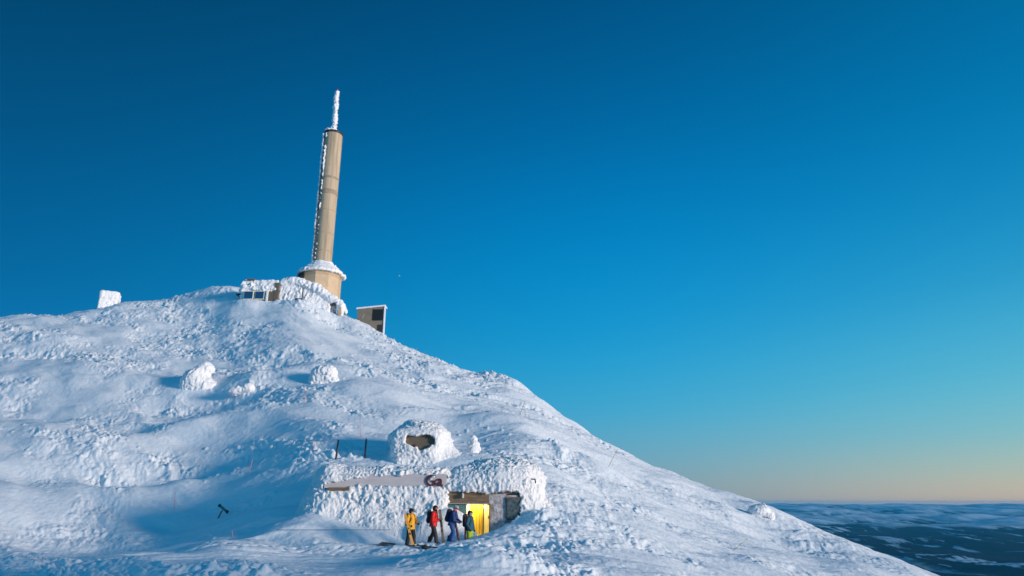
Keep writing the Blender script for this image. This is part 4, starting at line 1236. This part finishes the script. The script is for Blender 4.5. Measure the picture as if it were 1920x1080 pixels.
def make_person(label, px, py, Y, turn, P, mats, stoop=0.0, height_m=1.80):
    """body facing local +X; joints in P override the defaults"""
    x = at(px, py, Y).x
    g = Vector((x, Y, min(gz(x, Y), at(px, py, Y).z + .08) - 0.03))
    root = thing("person", label, "person", g, turn, "ski tourers waiting in front of the hut")
    sc = height_m / 1.80
    c, s_ = math.cos(stoop), math.sin(stoop)

    def up(p):                      # the upper body bends forward at the hips
        q = v3(p) - v3((0, 0, .95))
        return v3((q[0] * c + q[2] * s_, q[1], -q[0] * s_ + q[2] * c + .95))
    J = dict(pelvis=v3((0, 0, .95)), waist=up((0, 0, 1.12)), chest=up((-.01, 0, 1.32)), neck=up((0, 0, 1.50)), head=up((.03, 0, 1.655)),
             shl=up((0, .19, 1.43)), shr=up((0, -.19, 1.43)), hpl=v3((0, .095, .92)), hpr=v3((0, -.095, .92)),
             anl=v3((.0, .12, .09)), anr=v3((.0, -.12, .09)), knl=v3((.03, .11, .50)), knr=v3((.03, -.11, .50)),
             ell=up((-.04, .27, 1.15)), elr=up((-.04, -.27, 1.15)), hal=up((.10, .26, .93)), har=up((.10, -.26, .93)))
    for k, v in P.items():
        if k in J: J[k] = v3(v)
    for k in J: J[k] = J[k] * sc
    hd = J['head']; fw = v3(P.get('look', (1, 0, -.05))); fw = fw / np.linalg.norm(fw)
    sd_ = np.cross((0, 0, 1), fw); sd_ /= np.linalg.norm(sd_); hu = np.cross(fw, sd_)
    H = lambda a, b, c_: tuple(hd + fw * a + sd_ * b + hu * c_)

    def body(X, Y_, Z):
        f = sd_cap(X, Y_, Z, J['pelvis'], J['chest'], .115, .135)
        f = smin(f, sd_cap(X, Y_, Z, J['shl'], J['shr'], .06), .07)
        f = smin(f, sd_cap(X, Y_, Z, J['chest'], J['neck'], .08, .055), .06)
        f = smin(f, sd_cap(X, Y_, Z, J['neck'], hd - hu * .03, .055, .055), .03)
        hf = sd_cap(X, Y_, Z, H(-.02, 0, .035), H(.012, 0, -.045), .088, .062)
        hf = smin(hf, sd_cap(X, Y_, Z, H(.055, 0, -.085), H(.02, 0, -.08), .025, .035), .03)   # chin
        hf = smin(hf, sd_cap(X, Y_, Z, H(.078, 0, .005), H(.098, 0, -.028), .010, .015), .015)  # nose
        hf = smin(hf, sd_cap(X, Y_, Z, H(.074, -.018, -.055), H(.074, .018, -.055), .010), .008)  # lips
        for q in (-1, 1):
            hf = np.maximum(hf, -(sd_ell(X, Y_, Z, H(.092, q * .032, .012), (.015, .018, .012))))
            hf = smin(hf, sd_ell(X, Y_, Z, H(0, q * .085, -.01), (.02, .014, .032)), .01)
        f = smin(f, hf, .02)
        for a, b_, c_, r in (('hpl', 'knl', 'anl', (.088, .058, .042)), ('hpr', 'knr', 'anr', (.088, .058, .042)), ('shl', 'ell', 'hal', (.055, .042, .028)), ('shr', 'elr', 'har', (.055, .042, .028))):
            f = smin(f, smin(sd_cap(X, Y_, Z, J[a], J[b_], r[0], r[1]), sd_cap(X, Y_, Z, J[b_], J[c_], r[1], r[2]), .02), .03)
        return f
    allp = np.array([J[k] for k in J if k != 'look'])
    lo, hi = allp.min(0) - .22, allp.max(0) + .22
    lo[2] = -.05
    sdf_part("body", M['skin'], body, lo, hi, .015, root)
    # eyes
    for q in (-1, 1):
        mb = MB(); mb.lathe([(.001, -.011), (.008, -.007), (.011, 0), (.008, .007), (.001, .011)], 10, cap=False)
        mb.build("eye", M['dark_lens'], root, smooth=True, loc=H(.078, q * .032, .012))

    def trousers(X, Y_, Z):
        f = sd_cap(X, Y_, Z, J['pelvis'] + v3((0, .05, 0)), J['pelvis'] + v3((0, -.05, 0)), .135)
        for a, b_, c_ in (('hpl', 'knl', 'anl'), ('hpr', 'knr', 'anr')):
            leg = smin(sd_cap(X, Y_, Z, J[a], J[b_], .130, .098), sd_cap(X, Y_, Z, J[b_], J[c_] + v3((0, 0, .03)), .098, .102), .02)
            f = smin(f, leg, .035)
        f = f + .007 * pn3(X / .09, Y_ / .09, Z / .05, 3)
        return np.maximum(f, .10 - Z)
    sdf_part("trousers", mats['trousers'], trousers, lo, (hi[0], hi[1], 1.2), .018, root)
    hem = J['pelvis'][2] - .14

    def jacket(X, Y_, Z):
        f = sd_cap(X, Y_, Z, J['pelvis'] + v3((0, .04, -.10)), J['waist'], .185, .172)
        f = smin(f, sd_cap(X, Y_, Z, J['pelvis'] + v3((0, -.04, -.10)), J['waist'], .185, .172), .03)
        f = smin(f, sd_cap(X, Y_, Z, J['waist'], J['chest'], .172, .186), .05)
        f = smin(f, sd_cap(X, Y_, Z, J['shl'], J['shr'], .085), .08)
        f = smin(f, sd_cap(X, Y_, Z, J['chest'], J['neck'] + v3((0, 0, .02)), .11, .08), .05)
        for a, b_, c_ in (('shl', 'ell', 'hal'), ('shr', 'elr', 'har')):
            f = smin(f, smin(sd_cap(X, Y_, Z, J[a], J[b_], .092, .078), sd_cap(X, Y_, Z, J[b_], J[b_] + (J[c_] - J[b_]) * .9, .076, .060), .02), .035)
        f = f + .008 * pn3(X / .10, Y_ / .10, Z / .06, 4)
        low = np.maximum(hem - Z, -1e9)
        # the hem cuts the torso only, never the arms
        arm = np.minimum(sd_cap(X, Y_, Z, J['ell'], J['hal'], .085), sd_cap(X, Y_, Z, J['elr'], J['har'], .085))
        return np.where(arm < .02, f, np.maximum(f, low))
    jk = sdf_part("jacket", mats['jacket'], jacket, lo, hi, .017, root)
    # collar, zip
    mb = MB(); nk = J['neck']
    mb.tube([tuple(nk + v3((math.cos(t) * .085 + .01, math.sin(t) * .085, .035))) for t in np.linspace(0, 2 * math.pi, 17)], .024, 8, cap=False)
    mb.build("collar", mats.get('collar', mats['jacket']), jk, smooth=True)
    for a in ('anl', 'anr'):
        A0 = J[a]
        yaw = math.atan2((J['kn' + a[2]] - J['hp' + a[2]])[1], 1)

        def boot(X, Y_, Z, A0=A0):
            f = sd_cap(X, Y_, Z, A0 + v3((-.01, 0, .20)), A0 + v3((0, 0, -.01)), .068, .062)
            f = smin(f, sd_cap(X, Y_, Z, A0 + v3((-.04, 0, -.035)), A0 + v3((.17, 0, -.045)), .052, .046), .04)
            return np.maximum(f, (A0[2] - .09) - Z)
        bo = sdf_part("boot", M['boot'], boot, A0 + v3((-.15, -.12, -.12)), A0 + v3((.28, .12, .32)), .014, root)
        mb = MB()
        for zz in (.03, .10, .17):
            mb.box(tuple(A0 + v3((.055 - zz * .12, 0, zz))), (.015, .06, .008))
        mb.build("buckle", M['steel'], bo)
    # gloved hands: palm, four unequal bent fingers, thumb from the side of the palm
    for a, e, kind in (('hal', 'ell', 'l'), ('har', 'elr', 'r')):
        W_ = J[a]; d = W_ - J[e]; d /= np.linalg.norm(d)
        ref = v3((1, 0, 0)) if abs(d[0]) < .8 else v3((0, 0, 1))
        pn_ = np.cross(d, ref); pn_ /= np.linalg.norm(pn_)
        if kind == 'r': pn_ = -pn_
        wd = np.cross(pn_, d)
        grip = P.get('grip_' + kind, 0.45)

        def glove(X, Y_, Z):
            f = sd_cap(X, Y_, Z, W_ - d * .03, W_ + d * .02, .040, .034)
            f = smin(f, sd_cap(X, Y_, Z, W_ + d * .05 + wd * .022, W_ + d * .05 - wd * .022, .024), .03)
            for i, (o_, ln) in enumerate(((-.033, .062), (-.011, .075), (.011, .080), (.033, .070))):
                b0 = W_ + d * .078 + wd * o_
                k1 = d * math.cos(grip) - pn_ * math.sin(grip); k2 = d * math.cos(grip * 2.4) - pn_ * math.sin(grip * 2.4)
                b1 = b0 + k1 * ln * .5; b2 = b1 + k2 * ln * .5
                f = smin(f, np.minimum(sd_cap(X, Y_, Z, b0, b1, .0125, .0115), sd_cap(X, Y_, Z, b1, b2, .0115, .0095)), .006)
            t0 = W_ + d * .03 + wd * .035; t1 = t0 + (wd * .7 + d * .6 - pn_ * .3) * .045; t2 = t1 + (d * .8 - pn_ * (.3 + grip)) * .035
            f = smin(f, np.minimum(sd_cap(X, Y_, Z, t0, t1, .016, .014), sd_cap(X, Y_, Z, t1, t2, .014, .011)), .01)
            return f
        sdf_part("glove", mats.get('glove', M['black_cloth']), glove, W_ - .17, W_ + .19, .0075, root)

    def helmet(X, Y_, Z):
        f = sd_cap(X, Y_, Z, H(-.035, 0, .045), H(.01, 0, .05), .122, .112)
        f = smin(f, sd_cap(X, Y_, Z, H(-.05, 0, -.04), H(-.05, 0, .02), .10, .11), .04)
        loc_f = (X - hd[0]) * fw[0] + (Y_ - hd[1]) * fw[1] + (Z - hd[2]) * fw[2]
        loc_u = (X - hd[0]) * hu[0] + (Y_ - hd[1]) * hu[1] + (Z - hd[2]) * hu[2]
        f = np.maximum(f, np.minimum(loc_f + .0 * loc_u - .012, -(loc_u - .045)))
        return np.maximum(f, -(loc_u + .085))
    hl_ = sdf_part("helmet", mats['helmet'], helmet, hd - .22, hd + .24, .012, root)
    mb = MB(); mb.tube([H(.03 + .088 * math.cos(t), .105 * math.sin(t), .028 + (0 if abs(t) < 1.2 else .01)) for t in np.linspace(-1.45, 1.45, 15)], .030, 8)
    gg = mb.build("goggles", mats['goggles'], root, smooth=True)
    mb = MB(); mb.tube([H(-.02 + .125 * math.cos(t), .128 * math.sin(t), .04) for t in np.linspace(1.3, 2 * math.pi - 1.3, 15)], .012, 6)
    mb.build("strap", M['black_cloth'], gg, smooth=True)
    if mats.get('mask'):
        def buff(X, Y_, Z):
            return smin(sd_cap(X, Y_, Z, H(.02, 0, -.055), H(.0, 0, -.12), .082, .08), sd_cap(X, Y_, Z, H(.0, 0, -.12), J['neck'], .08, .075), .02)
        sdf_part("neck_warmer", mats['mask'], buff, hd - .25, hd + .15, .014, root)
    mrot = Matrix.Translation(g) @ Matrix.Rotation(turn, 4, 'Z')
    return root, J, (lambda q: mrot @ Vector(tuple(q))), up


def backpack(label, root, J, up, m, m2, g_, sc=1.0, skis=None):
    bp = thing("backpack", label, "backpack", root.location, root.rotation_euler.z)
    c0, c1 = up((-.25, 0, 1.05)), up((-.26, 0, 1.42))

    def f(X, Y_, Z):
        f = sd_cap(X, Y_, Z, c0 + v3((0, .06, 0)), c1 + v3((0, .055, 0)), .105 * sc, .10 * sc)
        f = smin(f, sd_cap(X, Y_, Z, c0 - v3((0, .06, 0)), c1 - v3((0, .055, 0)), .105 * sc, .10 * sc), .05)
        f = smin(f, sd_cap(X, Y_, Z, c0 + v3((-.09, -.05, .05)), c0 + v3((-.09, .05, .16)), .05), .03)
        return f + .008 * pn3(X / .09, Y_ / .09, Z / .07, 6)
    sdf_part("sack", m, f, np.minimum(c0, c1) - .30, np.maximum(c0, c1) + .30, .018, bp)

    def lid(X, Y_, Z):
        return smin(sd_cap(X, Y_, Z, c1 + v3((0, .07, .06)), c1 + v3((0, -.07, .06)), .085, .085), sd_cap(X, Y_, Z, c1 + v3((-.03, .05, .03)), c1 + v3((-.03, -.05, .03)), .09, .09), .03) + .005 * pn3(X / .07, Y_ / .07, Z / .06, 7)
    sdf_part("lid", m2, lid, c1 - .25, c1 + .28, .018, bp)
    for q in (-1, 1):
        mb = MB(); sh = J['shl'] if q > 0 else J['shr']
        pts = [c1 + v3((.09, q * .09, .02)), sh + v3((-.04, -q * .06, .105)), sh + v3((.08, -q * .06, .06)), J['chest'] + v3((.165, q * .12, -.02)), J['waist'] + v3((.05, q * .175, -.02)), c0 + v3((.09, q * .10, .02))]
        mb.tube([tuple(t) for t in pts], .022, 6); mb.build("shoulder_strap", M['black_cloth'], bp, smooth=True)
    return bp


def ski_mesh(L, m, name, parent, yoff=0.0, flip=1):
    """ski standing along +Z, tail at 0, base facing flip*Y"""
    n = 34; V, F = [], []
    for i in range(n):
        t = i / (n - 1); z = L * t
        w = .056 + .010 * (2 * t - 1) ** 2 * 2.2
        if t > .93: w *= math.sqrt(max(0.02, 1 - ((t - .93) / .07) ** 2))
        if t < .03: w *= .6 + .4 * t / .03
        k = max(0, (t - .88) / .12)
        yy = flip * (-.075 * k * k - .012 * math.sin(math.pi * min(1, t / .88))) + yoff
        th = .007 + .004 * math.sin(math.pi * t)
        for sx_, sy_ in ((-1, -1), (1, -1), (1, 1), (-1, 1)):
            V.append((sx_ * w, yy + sy_ * th, z))
    for i in range(n - 1):
        for k in range(4):
            a, b_ = i * 4 + k, i * 4 + (k + 1) % 4
            F.append((a, b_, b_ + 4, a + 4))
    F += [(3, 2, 1, 0), tuple((n - 1) * 4 + k for k in range(4))]
    mb = MB(); mb.v = [Vector(p) for p in V]; mb.f = F
    sk = mb.build(name, m, parent, smooth=False)
    b2 = MB()
    b2.box((0, yoff - flip * -.028, L * .50), (.032, .020, .035)); b2.box((0, yoff - flip * -.032, L * .36), (.034, .026, .05)); b2.box((0, yoff + flip * .016, L * .43), (.028, .006, .09))
    b2.build("binding", M['black'], sk, bevel=.006)
    return sk


def skis(label, tail, tip, m, roll=0.0, tipmat=None, name="ski_pair"):
    tail, tip = Vector(tail), Vector(tip)
    d = (tip - tail); L = d.length
    zz = d.normalized(); xx = Vector((0, -1, 0)).cross(zz).normalized(); yy = zz.cross(xx)
    q = Matrix((xx, yy, zz)).transposed().to_quaternion()
    t = thing(name, label, "skis", tail)
    t.rotation_mode = 'QUATERNION'
    from mathutils import Quaternion
    t.rotation_quaternion = q @ Quaternion((0, 0, 1), roll)
    a = ski_mesh(L, m, "ski", t, -.012, 1); b_ = ski_mesh(L, m, "ski", t, .012, -1)
    if tipmat:
        for s0 in (a, b_):
            s0.data.materials.append(tipmat)
            for p in s0.data.polygons:
                if p.center.z > L * .88: p.material_index = 1
    return t


def pole(label, top, bot, name="ski_pole", group="ski poles held by the yellow jacket"):
    top, bot = Vector(top), Vector(bot)
    t = thing(name, label, "ski pole", bot, 0, group)
    d = top - bot; n = d.normalized()
    mb = MB(); mb.tube([(0, 0, 0), tuple(d * .03), tuple(d * .93)], [.003, .008, .009], 8); mb.build("shaft", M['pole_grey'], t, smooth=True)
    mb = MB(); mb.tube([tuple(d * .9), tuple(d * .93), tuple(d * .98), tuple(d * 1.0)], [.014, .02, .017, .024], 8); mb.build("grip", M['black'], t, smooth=True)
    mb = MB(); mb.tube([tuple(d * .05), tuple(d * .05 + n * .012)], [.045, .04], 12); mb.build("basket", M['black'], t, smooth=True)
    return t


PY = 36.0
# 1: mustard jacket, skis resting diagonally across the front, pole in the other hand
r1, J1, W1, up1 = make_person("skier in mustard yellow jacket and black trousers holding orange skis upright, leftmost of the group", 769, 1022, PY, R(-42),
    dict(hal=(.28, .20, 1.08), ell=(.02, .30, 1.16), har=(.22, -.20, 1.00), elr=(-.03, -.29, 1.13), look=(1, .5, -.1), grip_l=.75, grip_r=.75,
         anl=(.12, .13, .09), anr=(-.10, -.13, .09), knl=(.10, .12, .50), knr=(-.02, -.12, .50)),
    dict(jacket=M['yellow_cloth'], trousers=M['black_cloth'], helmet=M['black_shell'], goggles=M['black_shell']))
# 2: red jacket, walking pose, holds skis upright in front
r2, J2, W2, up2 = make_person("skier in red jacket and dark trousers with black helmet and orange goggles, holding sand-coloured skis", 811, 1022, PY, R(-14),
    dict(hal=(.33, .12, 1.16), ell=(.08, .27, 1.12), har=(.33, -.10, 1.10), elr=(.06, -.27, 1.10), look=(1, -.15, -.12), grip_l=.8, grip_r=.8,
         anl=(-.22, .11, .09), anr=(.24, -.12, .09), knl=(-.02, .12, .52), knr=(.17, -.12, .50)),
    dict(jacket=M['red_cloth'], trousers=M['charcoal'], helmet=M['black_shell'], goggles=M['orange_lens'], mask=M['black_cloth']), stoop=.10)
# 3: navy, grey helmet
r3, J3, W3, up3 = make_person("skier in navy jacket and blue trousers with pale grey helmet and red goggles, leaning forward", 846, 1020, PY, R(-12),
    dict(hal=(.38, .15, 1.02), ell=(.20, .27, 1.10), har=(.38, -.14, .98), elr=(.18, -.27, 1.08), look=(1, -.1, -.30), grip_l=.7, grip_r=.7,
         anl=(-.16, .11, .09), anr=(.05, -.11, .09), knl=(.05, .11, .50), knr=(.14, -.11, .51)),
    dict(jacket=M['navy_cloth'], trousers=M['blue_cloth'], helmet=M['grey_shell'], goggles=M['red_lens'], collar=M['red_cloth']), stoop=.26)
# 4: teal top, lime trousers, beside the door
r4, J4, W4, up4 = make_person("skier in teal jacket and lime green trousers by the yellow doorway, rightmost of the group", 880, 1027, 36.6, R(-25),
    dict(hal=(.10, .30, .86), ell=(.03, .29, 1.12), har=(.16, -.28, .88), elr=(-.02, -.28, 1.13), look=(1, -.2, -.12), grip_l=.5, grip_r=.5),
    dict(jacket=M['teal_cloth'], trousers=M['lime_cloth'], helmet=M['black_shell'], goggles=M['grey_shell']), height_m=1.70)

backpack("black backpack on the back of the skier in the mustard yellow jacket", r1, J1, up1, M['black_cloth'], M['black_cloth'], None, .85)
backpack("black backpack on the back of the skier in the red jacket", r2, J2, up2, M['pack_dark'], M['black_cloth'], None)
backpack("large navy backpack with a maroon lid on the back of the leaning skier", r3, J3, up3, M['pack_dark'], M['maroon'], None, 1.25)
backpack("brown backpack on the back of the skier in lime green trousers", r4, J4, up4, M['pack_brown'], M['pack_brown'], None, 1.2)

tl = at(775.5, 1022, PY - .55); tl.z = gz(tl.x, tl.y) - .02
skis("orange skis with pink tips held slanting in front of the yellow jacket", tl, at(757.5, 956, PY - .42), M['ski_orange'], R(8), M['ski_pink'])
tl = at(831.5, 1022, PY - .15); tl.z = gz(tl.x, tl.y) - .02
skis("sand-coloured and black skis held upright in front of the red jacket", tl, at(824.5, 955, PY - .12), M['ski_olive'], R(-10))
skis("dark reddish skis carried low at the side of the leaning skier in navy", at(862, 1019, PY - .1), at(852, 972, PY - .05), M['ski_dark'], R(60), M['ski_dark'])
skis("dark skis strapped upright to the brown backpack by the doorway", at(872.5, 1018, 36.4), at(872.8, 964, 36.4), M['ski_dark'], R(75))
tl = at(784.5, 1023, PY - .25); tl.z = gz(tl.x, tl.y) - .02
pole("ski pole planted in the snow right of the yellow jacket", at(789.5, 986, PY - .2), tl, group=None)
# dark glove and strap knob above the pole: the second pole's grip
tl = at(787.5, 1022, PY - .05); tl.z = gz(tl.x, tl.y) - .02
pole("second ski pole, its dark grip held higher right of the yellow jacket", at(790, 979, PY), tl, group=None)

# skis and kit lying on the snow before the group
def lying(label, pxa, pya, pxb, pyb, m, lift=.03):
    a, b_ = ground_at(pxa, pya, 26, 40, True), ground_at(pxb, pyb, 26, 40, True)
    d = (b_ - a).normalized() * 1.75
    mid = (a + b_) / 2
    A1, B1 = mid - d / 2, mid + d / 2
    A1.z, B1.z = max(gz(A1.x, A1.y), gz(mid.x, mid.y) - .02) + lift, max(gz(B1.x, B1.y), gz(mid.x, mid.y) - .02) + lift
    t = thing("ski", label, "ski", A1)
    t.rotation_mode = 'QUATERNION'; t.rotation_quaternion = (B1 - A1).to_track_quat('Z', 'Y')
    ski_mesh(1.75, m, "board", t)
    return t


lying("dark ski lying on the snow at the feet of the yellow jacket", 772, 1026, 812, 1026.5, M['black'])
lying("dark ski lying flat between the red jacket and the navy jacket", 822, 1026, 858, 1025, M['black'])
g = ground_at(796, 1030, 26, 40, True)
bag = thing("gear_bag", "small black bag lying on the snow below the ski poles", "bag", g)
sdf_part("pouch", M['black_cloth'], lambda X, Y_, Z: smin(sd_ell(X, Y_, Z, (0, 0, .08), (.15, .10, .09)), sd_ell(X, Y_, Z, (.06, 0, .11), (.09, .08, .07)), .06), (-.4, -.3, -.1), (.4, .3, .35), .02, bag)
mb = MB(); mb.tube([(-.07, 0, .12), (-.03, 0, .20), (.05, 0, .20), (.08, 0, .15)], .012, 6); mb.build("handle", M['black'], bag, smooth=True)

g = ground_at(716, 1023, 26, 42, True)
gt = thing("grate_mat", "dark metal boot grate half buried in the snow left of the group", "boot grate", g + Vector((0, 0, .05)), R(-12))
gt.rotation_euler = (R(14), R(5), R(-12))
mb = MB()
mb.box((0, -.30, 0), (.62, .02, .03)); mb.box((0, .30, 0), (.62, .02, .03)); mb.box((-.62, 0, 0), (.02, .32, .03)); mb.box((.62, 0, 0), (.02, .32, .03)); mb.build("frame", M['dark_metal'], gt)
mb = MB()
for q in range(12):
    mb.box((-.55 + q * .1, 0, 0), (.012, .28, .022))
mb.build("bars", M['dark_metal'], gt)

# thin rope that marks the cleared edge of the path
rp = MB(); pts = []
for q in range(40):
    X_ = hx(545) + (hx(745) - hx(545)) * q / 39; pts.append((X_, 38.1, max(gz(X_, 38.1) + .03, at(900, 993.5, 38.1).z)))
zz = np.convolve(np.pad([p[2] for p in pts], 4, mode='edge'), np.ones(9) / 9, mode='valid')
rp.tube([(p[0], p[1], float(z)) for p, z in zip(pts, zz)], .011, 5)
tag(rp.build("rope", M['navy_cloth'], None, smooth=True), "thin dark rope stretched along the snow step below the hut wall", "rope")

# the moon, a tiny speck
mm = bpy.data.materials.new("moonlight"); mm.use_nodes = True
bb = mm.node_tree.nodes['Principled BSDF']; bb.inputs['Base Color'].default_value = (.0, .0, .0, 1); bb.inputs['Emission Color'].default_value = (.62, .78, .95, 1); bb.inputs['Emission Strength'].default_value = .55
mb = MB(); mb.lathe([(.01, -1)] + [(math.cos(t), math.sin(t)) for t in np.linspace(-1.45, 1.45, 15)] + [(.01, 1)], 24, cap=False)
mo = mb.build("moon", mm, None, smooth=True)
pm = at(749, 517, 40000)
mo.location = pm; sc_ = 40000 * 1.15 / 1280; mo.scale = (sc_, sc_, sc_ * .95)
tag(mo, "tiny pale moon in the blue sky right of the tower", "moon")
